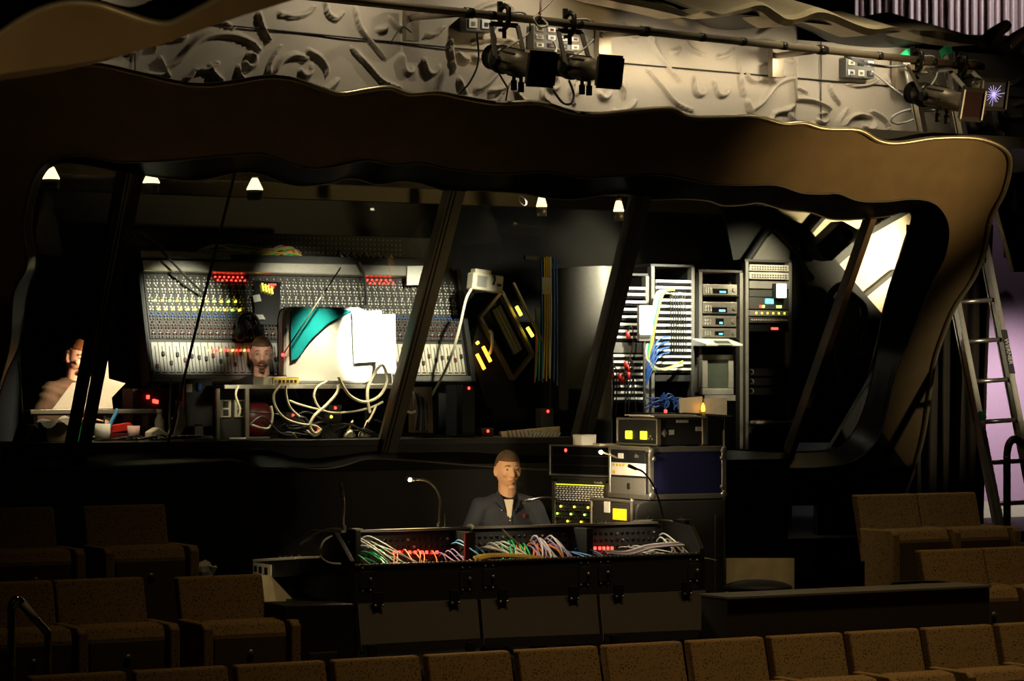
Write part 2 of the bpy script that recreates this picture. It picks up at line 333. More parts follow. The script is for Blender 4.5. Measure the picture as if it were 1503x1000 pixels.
# reader in the left bay
rx, ry = P(96, 535, 2.1).x, 2.1; h_r = P(116, 528, 2.0).z - .715 - .6 + .02
t, T, nk, ch, arms = person('person in a brown top with a red lanyard bending over papers, left bay', (rx, ry, .6), rzc + rad(42), h_r, rad(6), rad(16), ((.30, -.12, .24), (.10, -.34, .26)), ((-.30, -.12, .26), (-.10, -.34, .28)), 'shirtb', 'hairr', leanf=.06)
stool('black stool under the person reading in the left bay', (rx, ry + .02, .6), h_r - .087)
bm = B()
for s in (-1, 1): tube(bm, cat([(s * .07, -.06, h_r + .565), (s * .07, -.15, h_r + .50), (s * .04, -.21, h_r + .38), (0, -.215, h_r + .25)], 6), .009, 6)
obj('lanyard', bm, 'red', t)
bm = B(); tube(bm, cat([T((-.082, -.02, .03)), T((-.085, .0, .045)), T((-.080, .03, .01)), T((-.081, .0, -.035))], 4), .004, 6); obj('glasses_arm', bm, 'alu', t)
for k, (quad, y) in enumerate(((((76, 602), (106, 562), (128, 560), (122, 600)), 1.50), (((120, 600), (126, 560), (158, 528), (160, 556), (184, 563), (164, 584), (166, 600)), 1.46), (((106, 601), (126, 566), (152, 562), (158, 600)), 1.44))):
    bm = B(); prism(bm, [P(a, b, y) for a, b in quad], (0, .004, 0)); tag(obj('paper_sheet', bm, 'white', center=True), ['grey-lit sheet at the left of the papers the reading person holds', 'large folded white sheet at the right of the papers the reading person holds', 'middle white sheet held up by the reading person'][k], 'paper', 'papers held by the reading person')
# engineer between shelf and desk, a reflected figure built solid
ex, ey_ = P(384, 520, 1.68).x, 1.68; h_e = P(384, 524, 1.62).z - .715 - .6 + .02
t, T, nk, ch, arms = person('reflected person with glasses and moustache in black, built solid in front of the mixing desk', (ex, ey_, .6), rzc + rad(4), h_e, rad(4), rad(8), ((.25, -.06, .22), (.12, -.20, .10)), ((-.25, -.06, .22), (-.12, -.20, .10)), 'shirtk', 'hair')
stool('black stool under the person with glasses in the booth', (ex, ey_ + .02, .6), h_e - .087)
bm = B()
for s in (-1, 1): tube(bm, [T((s * .031 + .021 * math.cos(a * PI / 6), -.103, .010 + .016 * math.sin(a * PI / 6))) for a in range(12)], .0018, 6, closed=True); tube(bm, [T((s * .052, -.100, .012)), T((s * .080, -.01, .012))], .0018, 6)
tube(bm, [T((-.010, -.104, .012)), T((.010, -.104, .012))], .0018, 6); obj('glasses', bm, 'alu', t)
bm = B(); tube(bm, [T((-.03, -.094, -.052)), T((-.012, -.104, -.046)), T((.012, -.104, -.046)), T((.03, -.094, -.052))], 0, 8, radii=[.003, .007, .007, .003]); ell(bm, T((0, -.094, -.088)), .02, .012, .014, 10, 8); obj('moustache_and_beard', bm, 'hair', t)
# ================================================================== THE SETTING
bm = B()
box(bm, (-7, -2.62, -.02), (8, .52, 0)); struct('floor', bm, 'dark')                       # console platform
bm = B(); box(bm, (-7, -6, -.72), (8, -2.62, -.70)); struct('floor', bm, 'dark')           # lower level
bm = B(); box(bm, (-7, .62, .58), (8, 5, .60)); struct('floor', bm, 'wall')                # booth floor
bm = B(); box(bm, (-4.6, .5, 0), (2.55, .62, 1.19)); struct('wall_front', bm, 'wall')
# ---- the leaning window surround
O = [(-60, 130), (-20, 120), (0, 114), (30, 105), (70, 98), (110, 94), (150, 97), (200, 108), (260, 122), (300, 126), (340, 122), (390, 114), (430, 117), (470, 130), (500, 138), (540, 132), (572, 129), (600, 138), (640, 136), (680, 144), (730, 152), (790, 151), (840, 165), (880, 168), (930, 163), (985, 160), (1010, 172), (1060, 173), (1110, 172), (1150, 182), (1180, 181), (1210, 189), (1260, 191), (1290, 207), (1320, 210), (1370, 203), (1420, 202), (1450, 207), (1475, 220), (1483, 240), (1475, 280), (1455, 320), (1445, 370), (1428, 410), (1402, 450), (1385, 490), (1372, 530), (1364, 580), (1355, 640), (1338, 700), (1320, 745)]
OB = [(1200, 742), (1000, 745), (700, 740), (400, 742), (100, 745), (-60, 745), (-95, 600), (-90, 350)]
I = [(82, 233), (125, 229), (170, 238), (240, 237), (280, 234), (330, 229), (370, 226), (400, 230), (430, 242), (460, 248), (500, 243), (530, 236), (550, 237), (580, 243), (615, 240), (650, 247), (700, 254), (745, 256), (800, 253), (860, 262), (920, 258), (970, 257), (1010, 264), (1040, 270), (1090, 272), (1140, 272), (1175, 283), (1210, 285), (1230, 284), (1260, 295), (1300, 296), (1340, 292), (1370, 298), (1388, 318), (1393, 345), (1386, 380), (1370, 412), (1352, 455), (1335, 500), (1318, 535), (1310, 562), (1302, 600), (1290, 640), (1268, 668), (1235, 683), (1180, 688), (1100, 684), (1000, 690), (900, 685), (830, 690), (760, 688), (700, 684), (650, 680), (600, 676), (540, 674), (505, 684), (470, 689), (430, 686), (395, 690), (345, 676), (310, 678), (270, 680), (200, 684), (120, 686), (40, 684), (0, 690), (-25, 640), (0, 560), (15, 500), (20, 430), (40, 390), (34, 335), (42, 285), (56, 250)]
G = [(90, 240), (118, 242), (165, 250), (200, 255), (270, 265), (310, 262), (345, 254), (380, 255), (420, 270), (450, 273), (490, 268), (500, 263), (525, 263), (555, 271), (590, 266), (620, 270), (650, 279), (700, 280), (760, 283), (800, 290), (840, 293), (880, 287), (920, 285), (950, 293), (1000, 292), (1040, 295), (1060, 302), (1090, 301), (1115, 298), (1150, 308), (1190, 312), (1220, 322), (1260, 322), (1300, 318), (1338, 313), (1325, 360), (1300, 440), (1290, 490), (1283, 540), (1268, 600), (1245, 645), (1215, 660), (1160, 664), (1060, 660), (950, 664), (850, 664), (760, 666), (680, 662), (600, 664), (550, 662), (500, 668), (440, 671), (400, 662), (370, 659), (330, 666), (240, 662), (110, 662), (30, 658), (-10, 640), (5, 560), (30, 500), (40, 430), (55, 390), (46, 335), (54, 282), (68, 250)]
gd = .30
Ow = resample(cat([FR(x, y) for x, y in O], 5) + [FR(x, y) for x, y in OB], 420)
Iw = resample(cat([FR(x, y) for x, y in I], 5, True), 420); Gw = resample(cat([FR(x, y, gd) for x, y in G], 5, True), 420)
def nearest_start(base, loop, p):
    i = min(range(len(loop)), key=lambda k: (loop[k] - p).length); return loop[i:] + loop[:i]
pl = FR(100, 180); Ow = nearest_start(None, Ow, FR(-60, 125)); Iw = nearest_start(None, Iw, FR(42, 285)); Gw = nearest_start(None, Gw, FR(54, 282, gd))
def corner_match(loop, corners, ns):     # resample a closed loop piecewise between corner points
    n = len(loop); ids = [min(range(n), key=lambda k: (loop[k] - c).length) for c in corners]; out = []
    for a, b, m in zip(ids, ids[1:] + ids[:1], ns):
        seg = [loop[k % n] for k in range(a, (b if b > a else b + n) + 1)]
        out += resample(seg, m + 1, False)[:-1]
    return out
ns = [220, 110, 180, 60]
Ow = corner_match(Ow, [FR(-60, 130), FR(1465, 213), FR(1320, 745), FR(-60, 745)], ns)
Iw = corner_match(Iw, [FR(65, 240), FR(1385, 312), FR(1275, 664), FR(0, 690)], ns)
Gw = corner_match(Gw, [FR(75, 246, gd), FR(1338, 313, gd), FR(1240, 650, gd), FR(-5, 650, gd)], ns)
def bridge(bm, A, C, mi=0):
    a = [bm.verts.new(p) for p in A]; c = [bm.verts.new(p) for p in C]; n = len(a)
    for i in range(n):
        f = bm.faces.new((a[i], c[i], c[(i + 1) % n], a[(i + 1) % n])); f.smooth = True; f.material_index = mi
bm = B(); bridge(bm, Ow, Iw)
BK = Vector((0, .04, 0)); bridge(bm, [p + BK for p in Iw], [p + BK for p in Ow]); bridge(bm, [p + BK for p in Ow], Ow)
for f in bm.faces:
    if f.calc_center_median().z < 1.22: f.material_index = 1  # shade put into the colour: lower bronze band set black
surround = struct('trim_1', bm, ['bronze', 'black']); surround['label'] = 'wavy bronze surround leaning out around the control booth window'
bm = B(); bridge(bm, Iw, Gw); struct('reveal', bm, 'revealm', surround)
bm = B(); top = cat([FR(x, y, -.012) for x, y in O], 4); tube(bm, top, .017, 8); struct('edge_bead', bm, 'bead', surround)
bm = B(); tube(bm, [p + Vector((0, -.004, 0)) for p in Iw], .0055, 6, closed=True); struct('inner_edge', bm, 'alud', surround)
bm = B(); tube(bm, Gw, .006, 6, closed=True); struct('glazing_edge', bm, 'alud', surround)
# black end panel of the booth behind the right leg, and the lower right dark side
bm = B(); prism(bm, [P(1330, 470, 1.0), P(1440, 470, 1.0), P(1440, 860, 1.0), P(1200, 860, 1.0), P(1200, 690, 1.0)], (0, .05, 0)); struct('wall_right', bm, 'wall')
# ---- glass bays and mullions
ML = [((192, 250), (112, 664)), ((345, 252), (243, 664)), ((668, 276), (566, 664)), ((941, 284), (848, 664)), ((1278, 318), (1158, 664))]
bounds = [((75, 240), (-25, 664))] + ML + [((1340, 300), (1245, 664))]
MW_ = [(.105, 'dark'), (.012, 'dark'), (.115, 'alud'), (.12, 'dark'), (.05, 'brown')]
for i in range(6):
    (t0, b0), (t1, b1) = bounds[i], bounds[i + 1]
    off = gd + .012
    pw = obj(f'window_{i+1}', (lambda m_: prism(m_, [FR(*b0, off), FR(*b1, off), FR(*t1, off), FR(*t0, off)], (0, .008, 0)))(B()), 'glass'); pw['kind'] = 'structure'
    if i < 5:
        w, mm = MW_[i]; a, c = FR(*b1, gd), FR(*t1, gd); d = (c - a).normalized(); nrm = d.cross(Vector((1, 0, 0))).normalized()
        bm = B()
        if i == 0:
            for s in (-.047, .047): bar(bm, a + Vector((s, 0, 0)), c + Vector((s, 0, 0)), .058, .07, 0, nrm)
        else: bar(bm, a, c, w, .018 if i == 1 else .09, 0, nrm)
        mu = struct('mullion', bm, mm, pw)
        if i in (0, 2, 3):
            bm = B(); h = nrm if nrm.y < 0 else -nrm
            for s in (-w * .36, -w * .12): bar(bm, a + Vector((s, 0, 0)) + h * .046, c + Vector((s, 0, 0)) + h * .046, .007, .006, 0, nrm)
            struct('groove', bm, 'alud' if i == 0 else 'black', mu)
# ---- booth shell
bm = B(); box(bm, (-4.6, 3.6, .6), (5.6, 3.7, 3.6)); struct('wall_back', bm, 'black')
bm = B(); box(bm, (-4.7, .0, .6), (-4.6, 3.7, 3.6)); struct('wall_left', bm, 'wall')
bm = B(); prism(bm, [(-4.6, -.62, 3.40), (5.2, -.62, 3.40), (5.2, 3.7, 3.40), (-4.6, 3.7, 3.40)], (0, 0, .08)); ceil = struct('ceiling', bm, 'wall')
bm = B()
for k in range(9): box(bm, (-2.6 + k * .62, .3, 3.22), (-2.5 + k * .62, 3.5, 3.42))
box(bm, (-4.5, 1.4, 3.12), (4.2, 1.5, 3.24)); box(bm, (-4.5, 2.6, 3.10), (4.2, 2.7, 3.22))
struct('beam', bm, 'beam', ceil)
# cream sloping panels in the right corner of the booth, with dark battens
wl = P(1150, 300, 2.3)
cp = lambda pts, y: [P(a, b, y) for a, b in pts]
bm = B(); prism(bm, cp([(1120, 285), (1370, 285), (1345, 470), (1290, 458), (1262, 425), (1215, 385), (1178, 345)], 2.5), (0, .03, 0)); cw = struct('wall_right', bm, 'creamwall')
bm = B()
for a, b, w in (((1214, 312), (1172, 360), .03), ((1338, 305), (1250, 355), .05), ((1262, 352), (1210, 398), .07), ((1312, 398), (1268, 434), .035)):
    bar(bm, P(*a, 2.46), P(*b, 2.46), w, .05, 0, (0, 1, 0))
struct('batten', bm, 'black', cw)
bm = B(); prism(bm, cp([(1148, 318), (1182, 330), (1260, 420), (1296, 462), (1290, 650), (1165, 650), (1165, 366), (1132, 330), (1080, 400), (1060, 300), (1110, 290)], 2.3), (0, .03, 0)); sp = struct('wall_right', bm, 'wall')
bm = B(); tube(bm, cat([P(a, b, 2.24) for a, b in ((1062, 432), (1100, 378), (1126, 340), (1134, 335), (1144, 340), (1160, 358), (1168, 366), (1180, 395), (1192, 410))], 5), .03, 8); struct('edge_pad', bm, 'black', sp)
bm = B(); tube(bm, cat([P(a, b, 2.2) for a, b in ((1206, 450), (1230, 420), (1243, 428), (1266, 448), (1268, 470), (1258, 500))], 5), .03, 8); struct('edge_pad', bm, 'black', sp)
bm = B(); prism(bm, cp([(1244, 432), (1262, 450), (1258, 520), (1230, 560), (1222, 480)], 2.22), (0, .02, 0)); struct('side_panel', bm, 'grey', sp)
bm = B(); prism(bm, cp([(1100, 372), (1134, 342), (1160, 368), (1158, 388), (1096, 388)], 2.26), (0, .03, 0)); struct('hood_panel', bm, 'grey', sp)
# curved grey wall bay
bm = B(); pts = []
for k in range(13):
    u = k / 12; px = 800 + u * 98; pts.append((px, 2.6 - .75 * math.sin(PI * u * .5)))
lo = [bm.verts.new((P(px, 600, y).x, y, 1.0)) for px, y in pts]; hi = [bm.verts.new((P(px, 600, y).x, y, 2.62)) for px, y in pts]
for i in range(12): bm.faces.new((lo[i], lo[i + 1], hi[i + 1], hi[i])).smooth = True
struct('wall_back', bm, 'grey')
# ---- relief wall above the booth
WY = 1.0
x0, x1, z0, z1 = P(-60, 50, WY).x, P(1600, 50, WY).x, 3.42, 4.62
step = .0125; nx, nz = int((x1 - x0) / step), int((z1 - z0) / step)
gx, gz = np.meshgrid(np.linspace(x0, x1, nx), np.linspace(z0, z1, nz)); H = np.zeros_like(gx)
def stroke(pts, w0, w1, h):
    q = [P(a, b, WY) for a, b in pts]; q = cat(q, 6); n = len(q)
    for i, (a, b) in enumerate(zip(q, q[1:])):
        t = i / (n - 1); w = w0 + (w1 - w0) * t
        w *= max(.35, math.sin(PI * min(1, .12 + t * .95)) ** .5)
        ax, az, bx_, bz = a.x, a.z, b.x, b.z
        m = (gx > min(ax, bx_) - w * 2) & (gx < max(ax, bx_) + w * 2) & (gz > min(az, bz) - w * 2) & (gz < max(az, bz) + w * 2)
        if not m.any(): continue
        X, Z = gx[m], gz[m]; dx, dz = bx_ - ax, bz - az; L = dx * dx + dz * dz + 1e-9
        s = np.clip(((X - ax) * dx + (Z - az) * dz) / L, 0, 1); D = np.hypot(X - ax - s * dx, Z - az - s * dz)
        H[m] = np.maximum(H[m], h * np.clip(1 - (D / w) ** 2, 0, 1) ** .8)
motif = [([(245, 98), (265, 86), (290, 60), (315, 51), (345, 52), (370, 62), (382, 74)], 4.5, 3.5), ([(360, 92), (367, 98), (375, 92), (372, 80), (362, 80)], 4, 2.5), ([(404, 105), (415, 88), (432, 81), (452, 86)], 3.2, 3.6), ([(453, 75), (468, 84), (478, 98), (480, 112)], 3.6, 2.6), ([(440, 104), (447, 111), (456, 106), (456, 94)], 4, 2.5), ([(462, 130), (474, 134), (486, 126), (497, 116)], 3, 3.5), ([(410, 20), (430, 24), (452, 19), (462, 10)], 2.6, 3.2), ([(478, 4), (482, 20), (494, 27), (504, 20)], 3, 2.5), ([(307, 95), (314, 108), (328, 120)], 2.6, 3), ([(272, 116), (280, 112), (288, 100)], 2.6, 2.2), ([(380, 20), (385, 38), (398, 62)], 3, 2.2), ([(350, 98), (352, 110), (360, 118)], 2.6, 2), ([(214, 108), (228, 110), (241, 108)], 3.5, 3), ([(400, 120), (395, 100), (402, 82), (412, 68)], 2.2, 2.2),
         ([(520, 10), (528, 40), (548, 66), (565, 86)], 2.6, 2.8), ([(572, 26), (584, 40), (606, 49)], 3.6, 2.6), ([(554, 44), (562, 43), (567, 38)], 4, 3), ([(590, 82), (594, 104), (604, 106), (606, 98)], 3.6, 2.6), ([(622, 88), (628, 106), (638, 107), (646, 97)], 3.8, 2.6), ([(588, 130), (560, 118), (540, 96), (516, 70)], 1.9, 2.4), ([(661, 58), (664, 84), (668, 108)], 2.6, 2.6), ([(672, 78), (680, 86), (690, 88)], 4, 3), ([(694, 84), (702, 86), (708, 82)], 4, 3), ([(674, 116), (680, 132), (686, 146)], 3.4, 2.6), ([(718, 133), (734, 131), (748, 122)], 2.4, 3), ([(690, 20), (712, 8), (738, 4), (752, 14)], 3, 2.6), ([(694, 62), (724, 56), (750, 60), (768, 72)], 2.6, 2.6), ([(626, 52), (640, 50), (652, 40)], 2.6, 2.4)]
def pxm(w): return w * .0047
for per in (-540, 0, 470, 890):
    sc_ = {-540: 1.15, 0: 1.0, 470: .93, 890: .86}[per]
    for pts, w0, w1 in motif:
        q = []
        for a, b in pts:
            xx = a * sc_ + (per if per else 0) + (0 if per <= 0 else 0); dy = (xx - a) * .075
            q.append((xx, b + max(-30, dy * 1.0)))
        stroke(q, pxm(w0) * 1.25, pxm(w1) * 1.25, .043)
H += .004 * np.sin(gx * 9 + 2 * np.sin(gz * 6))
xcut = P(1165, 30, WY).x; gz = np.where(gx > xcut, z0 + (gz - z0) * (4.30 - z0) / (z1 - z0), gz)
V = np.stack([gx.ravel(), (WY - H).ravel(), gz.ravel()], 1); idx = np.arange(nx * nz).reshape(nz, nx)
F = np.stack([idx[:-1, :-1].ravel(), idx[:-1, 1:].ravel(), idx[1:, 1:].ravel(), idx[1:, :-1].ravel()], 1)
me = bpy.data.meshes.new('relief'); me.vertices.add(len(V)); me.vertices.foreach_set('co', V.ravel().astype('f')); me.loops.add(F.size); me.loops.foreach_set('vertex_index', F.ravel().astype('i'))
me.polygons.add(len(F)); me.polygons.foreach_set('loop_start', np.arange(0, F.size, 4, dtype='i')); me.polygons.foreach_set('use_smooth', np.ones(len(F), dtype=bool)); me.update(); me.validate()
me.materials.append(MT['plaster']); rw = bpy.data.objects.new('wall_back', me); COL.objects.link(rw); rw['kind'] = 'structure'; rw['label'] = 'beige wall with raised scrollwork above the booth window'
bm = B(); tube(bm, [P(x, y, WY - .012) for x, y in ((-60, -6), (310, 35), (640, 68), (960, 97), (1325, 128), (1600, 152))], .006, 6); struct('seam', bm, 'black', rw)
bm = B()
for x in (198, 1205): tube(bm, [P(x, 60, WY - .012), P(x, 200, WY - .012)], .004, 6)
struct('seam', bm, 'black', rw)
# dark soffit over the relief wall: wavy shadow edge then the bronze moulding
SY = -.35
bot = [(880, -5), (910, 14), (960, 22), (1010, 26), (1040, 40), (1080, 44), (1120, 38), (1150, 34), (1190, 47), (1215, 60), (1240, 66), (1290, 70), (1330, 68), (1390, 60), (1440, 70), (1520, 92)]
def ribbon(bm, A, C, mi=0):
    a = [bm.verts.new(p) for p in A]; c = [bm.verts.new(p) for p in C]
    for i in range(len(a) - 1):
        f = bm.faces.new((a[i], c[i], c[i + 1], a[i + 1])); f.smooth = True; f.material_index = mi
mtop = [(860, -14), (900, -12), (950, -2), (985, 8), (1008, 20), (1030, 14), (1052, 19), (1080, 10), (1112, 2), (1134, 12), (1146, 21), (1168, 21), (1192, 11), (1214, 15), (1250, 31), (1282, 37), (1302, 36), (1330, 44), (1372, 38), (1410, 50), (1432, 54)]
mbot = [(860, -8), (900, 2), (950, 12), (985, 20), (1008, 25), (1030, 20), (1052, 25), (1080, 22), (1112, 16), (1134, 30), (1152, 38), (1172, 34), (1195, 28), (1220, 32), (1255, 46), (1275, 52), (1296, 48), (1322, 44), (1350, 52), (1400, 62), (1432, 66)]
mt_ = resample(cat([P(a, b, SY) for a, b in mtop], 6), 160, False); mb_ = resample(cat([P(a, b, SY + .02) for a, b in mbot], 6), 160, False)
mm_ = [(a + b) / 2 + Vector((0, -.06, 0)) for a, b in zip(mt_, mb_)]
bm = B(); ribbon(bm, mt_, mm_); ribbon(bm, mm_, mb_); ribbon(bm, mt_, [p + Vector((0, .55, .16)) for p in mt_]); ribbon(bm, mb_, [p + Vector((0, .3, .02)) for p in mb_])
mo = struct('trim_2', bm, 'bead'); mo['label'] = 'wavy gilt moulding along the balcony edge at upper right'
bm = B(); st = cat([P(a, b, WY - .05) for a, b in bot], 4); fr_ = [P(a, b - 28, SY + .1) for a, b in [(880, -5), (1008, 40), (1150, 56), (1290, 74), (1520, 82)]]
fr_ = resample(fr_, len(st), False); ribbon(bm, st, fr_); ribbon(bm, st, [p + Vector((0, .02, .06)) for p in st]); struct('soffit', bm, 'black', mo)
bm = B()
for a, b, r_ in ((1452, 50, .045), (1486, 56, .045), (1516, 62, .045)):
    tube(bm, cat([P(a - 10, b + 14, SY), P(a + 2, b + 2, SY + .05), P(a + 18, b - 8, SY + .2), P(a + 24, b - 12, SY + .5)], 4), r_, 10)
struct('scallop', bm, 'trimd', mo)
bm = B(); prism(bm, cp([(1436, 60), (1530, 90), (1530, 400), (1490, 400), (1462, 300), (1440, 210), (1405, 200), (1405, 90)], 1.3), (0, .05, 0)); struct('wall_right', bm, 'dark')
# pleated pale curtain at the top right corner
bm = B(); n = 180; A = []; C = []
for i in range(n + 1):
    px = 1235 + 300 * i / n; y = 3.2 + .07 * math.sin(i * .9) + .05 * math.sin(i * .37)
    A.append(P(px, -30, y)); C.append(P(px, 52, y))
ribbon(bm, A, C); tag(obj('curtain', bm, 'curtain', center=True), 'pale pleated curtain hanging above the gilt moulding, upper right', 'curtain')
# out-of-focus balcony edge close to the camera
NY = -7.4
lo_ = [(-400, 150), (-200, 140), (-40, 122), (0, 109), (60, 100), (120, 92), (180, 80), (240, 64), (300, 42), (360, 22), (430, 0), (480, -18), (620, -70), (800, -135), (1000, -210)]
up_ = [(-400, 60), (-200, 90), (-40, 70), (0, 48), (30, 28), (62, 12), (100, 3), (140, 5), (175, 16), (210, 28), (240, 34), (262, 28), (300, 8), (340, -12), (420, -34), (480, -50), (620, -130), (800, -185), (1000, -270)]
L_ = resample(cat([P(a, b, NY) for a, b in lo_], 6), 260, False); U_ = resample(cat([P(a, b, NY - .02) for a, b in up_], 6), 260, False)
bm = B(); ribbon(bm, U_, L_); ribbon(bm, L_, [p + Vector((0, .4, .0)) for p in L_]); ribbon(bm, U_, [p + Vector((0, .3, .09)) for p in U_])
nb = struct('trim_3', bm, 'bronze'); nb['label'] = 'blurred bronze balcony edge close overhead at upper left'
bm = B(); tube(bm, U_, .012, 8); struct('edge_bead', bm, 'bead', nb)
# right side: lavender wall, skirting, drape
bm = B(); prism(bm, cp([(1446, 300), (1620, 300), (1620, 742), (1420, 742)], 2.6), (0, .05, 0)); struct('wall_right', bm, 'purple')
bm = B(); prism(bm, cp([(1425, 737), (1620, 737), (1620, 768), (1425, 768)], 2.4), (0, .05, 0)); struct('baseboard_right', bm, 'cream')
bm = B(); box(bm, (2.9, -.6, .12), (8, 2.6, .17)); struct('floor', bm, 'black')
bm = B(); n = 120; A = []; C = []
for i in range(n + 1):
    u = i / n; y = .75 + .04 * math.sin(i * .31) + .04 * math.sin(i * .13 + 1)
    A.append(P(1330 + 128 * u, 330, y + .05)); C.append(P(1330 + (112 + 8 * math.sin(u * 3)) * u, 790, y))
A2 = [p.lerp(q, .5) + Vector((.03 * math.sin(i * .2), .02 * math.sin(i * .3), 0)) for i, (p, q) in enumerate(zip(A, C))]
ribbon(bm, A, A2); ribbon(bm, A2, C); tag(obj('curtain', bm, 'drape', center=True), 'black draped curtain hanging beside the ladder at the booth end', 'curtain')
# low partition in front of the console platform, right
a, b = P(1036, 878, -2.8), P(1432, 856, -2.8)
bm = B(); box(bm, (a.x + .06, -2.93, -.7), (b.x, -2.66, a.z)); bx_ = struct('wall_front', bm, 'lid')
bm = B(); box(bm, (a.x + .05, -2.95, a.z), (b.x, -2.64, a.z + .012)); struct('cap', bm, 'grey', bx_)
# ================================================================== SEATS
SW = .50
def seat_proto():
    t = thing('theatre_seat', 'x', 'seat')
    # origin: floor level, left edge of the back; x to the right, front toward -y; back top at z .88
    bm = B(); prism(bm, [(.003, -.02, .44), (.003, .10, .88), (.003, .17, .88), (.003, .06, .44)], (SW - .006, 0, 0)); obj('backrest', bm, 'seat', t, bevel=.012)
    bm = B(); prism(bm, [(.035, -.30, .30), (.035, -.30, .60), (.035, -.27, .66), (.035, -.14, .67), (.035, -.10, .30)], (SW - .07, 0, 0)); c = obj('seat_cushion', bm, 'seat', t, bevel=.015)
    bm = B(); prism(bm, [(.045, -.312, .22), (.045, -.312, .585), (.045, -.298, .585), (.045, -.298, .22)], (SW - .09, 0, 0)); pn = obj('front_panel', bm, 'seatd', c, bevel=.004)
    bm = B(); lathe(bm, [(.014, 0), (.020, .004), (.018, .009), (.006, .012)], 14, mat=Matrix.Translation((SW / 2, -.312, .50)) @ Matrix.Rotation(PI / 2, 4, 'X')); obj('number_plate', bm, 'alud', pn)
    bm = B(); prism(bm, [(-.028, -.34, .0), (-.028, -.34, .64), (-.028, -.31, .665), (-.028, .035, .665), (-.028, -.025, .44), (-.028, -.025, .0)], (.056, 0, 0)); obj('armrest', bm, 'seat', t, bevel=.008)
    return t
seat0 = seat_proto(); used_seat = [False]
def seat(x, y, z, label, grp, end=False):
    if not used_seat[0]:
        s = seat0; s.location = (x, y, z); s['label'] = label; used_seat[0] = True
    else: s = dup(seat0, (x, y, z), label=label)
    s['group'] = grp
    if end:
        a = [c for c in seat0.children if c.name.startswith('armrest')][0]; c = dup(a, parent=s); c.location = (SW, 0, 0)
    return s
ORD = ['first', 'second', 'third', 'fourth', 'fifth', 'sixth', 'seventh', 'eighth', 'ninth', 'tenth', 'eleventh', 'twelfth', 'thirteenth', 'fourteenth']
# front row (back plane y -3.1)
fy = -3.1; xr0 = P(192, 975, fy).x; xr1 = P(1462, 907, fy).x; n = 10
pitch = (xr1 - xr0) / n
zt = P(837, 951, fy).z - .88
k_ = 0
for i in range(-1, 12):
    seat(xr0 + i * pitch + (pitch - SW) / 2, fy - .1, zt, f'speckled brown theatre seat in the front row, {ORD[k_]} from the left end', 'front row seats', i == 11); k_ += 1
# middle row
my = -2.15
for pxl, nm in ((80, 'second'), (-58, 'first'),):
    seat(P(pxl, 850, my).x, my - .1, P(150, 850, my).z - .88, f'speckled brown theatre seat at left in the middle row, {nm} from the left edge', 'middle row seats', pxl == 80)
seat(P(260, 848, my).x, my - .1, P(320, 846, my).z - .88, 'brown theatre seat crossed by a diagonal shadow, beside the plywood board', 'middle row seats', True)
xb = P(1350, 808, my).x
seat(xb, my - .1, P(1395, 807, my).z - .88, 'brown theatre seat behind the low partition with a coiled cable, right', 'middle row seats')
seat(xb + SW, my - .1, P(1395, 807, my).z - .88, 'brown theatre seat at the right edge of the picture in the middle row', 'middle row seats', True)
# back row
by_ = -1.1
seat(P(122, 742, by_).x, by_ - .1, P(180, 742, by_).z - .88, 'dim brown theatre seat in the back row standing alone left of the console', 'back row seats', True)
seat(P(80, 742, by_).x - SW, by_ - .1, P(180, 742, by_).z - .88, 'dim brown theatre seat in the back row at the left edge', 'back row seats', True)
xa = P(1257, 726, by_).x
seat(xa, by_ - .1, P(1343, 725, by_).z - .88, 'brown theatre seat in the back row at right, the left one of the pair', 'back row seats')
seat(xa + SW, by_ - .1, P(1343, 725, by_).z - .88, 'brown theatre seat in the back row at right, the one nearer the ladder', 'back row seats', True)
bm = B(); box(bm, (-7, -2.62, .0), (-2.5, -1.45, zt + .36)); struct('floor', bm, 'dark')
zb = P(180, 742, by_).z - .88; zb2 = P(1343, 725, by_).z - .88; zm2 = P(1395, 807, my).z - .88
bm = B(); box(bm, (-7, -1.45, 0), (-2.4, -.4, zb)); struct('floor', bm, 'dark')
bm = B(); box(bm, (xa - .1, -1.5, 0), (xa + 1.2, -.5, zb2)); struct('floor', bm, 'dark')
# ================================================================== HANDRAILS
def rail(name, label, pts, r, m, tape=None):
    t = thing(name, label, 'handrail', pts[0])
    bm = B(); tube(bm, cat(pts, 6), r, 10); obj('rail_tube', bm, m, t, world=True)
    for p in (pts[0], pts[-1]):
        bm = B(); lathe(bm, [(r * 2.2, 0), (r * 2.2, .012), (r * 1.1, .02)], 14, mat=Matrix.Translation(p)); obj('foot_flange', bm, m, t, world=True)
    if tape:
        bm = B(); tube(bm, tape, r * 1.08, 10); obj('tape_wrap', bm, 'cream', t, world=True, label='worn pale tape wrapped on the slope of the rail')
    return t
hy = -2.72; gz_ = -.70
q = [P(x, y, hy) for x, y in ((17, 892), (20, 884), (28, 881), (48, 905), (66, 925), (70, 934))]
b0 = Vector((q[0].x, hy, gz_)); b1 = Vector((q[-1].x, hy, gz_))
rail('handrail', 'chrome handrail with a sloping top at the left end of the front row', [b0, b0.lerp(q[0], .5), b0.lerp(q[0], .95)] + q + [b1.lerp(q[-1], .9), b1.lerp(q[-1], .5), b1], .021, 'chrome', [P(32, 885, hy), P(44, 900, hy), P(52, 910, hy)])
hy = -.9
q = [P(x, y, hy) for x, y in ((1478, 668), (1481, 652), (1490, 645), (1505, 655), (1524, 668), (1530, 682))]
b0 = Vector((q[0].x, hy, .17)); b1 = Vector((q[-1].x, hy, .17))
rail('handrail', 'black handrail curving over in front of the ladder at the right edge', [b0, b0.lerp(q[0], .5), b0.lerp(q[0], .95)] + q + [b1.lerp(q[-1], .9), b1.lerp(q[-1], .5), b1], .027, 'black')
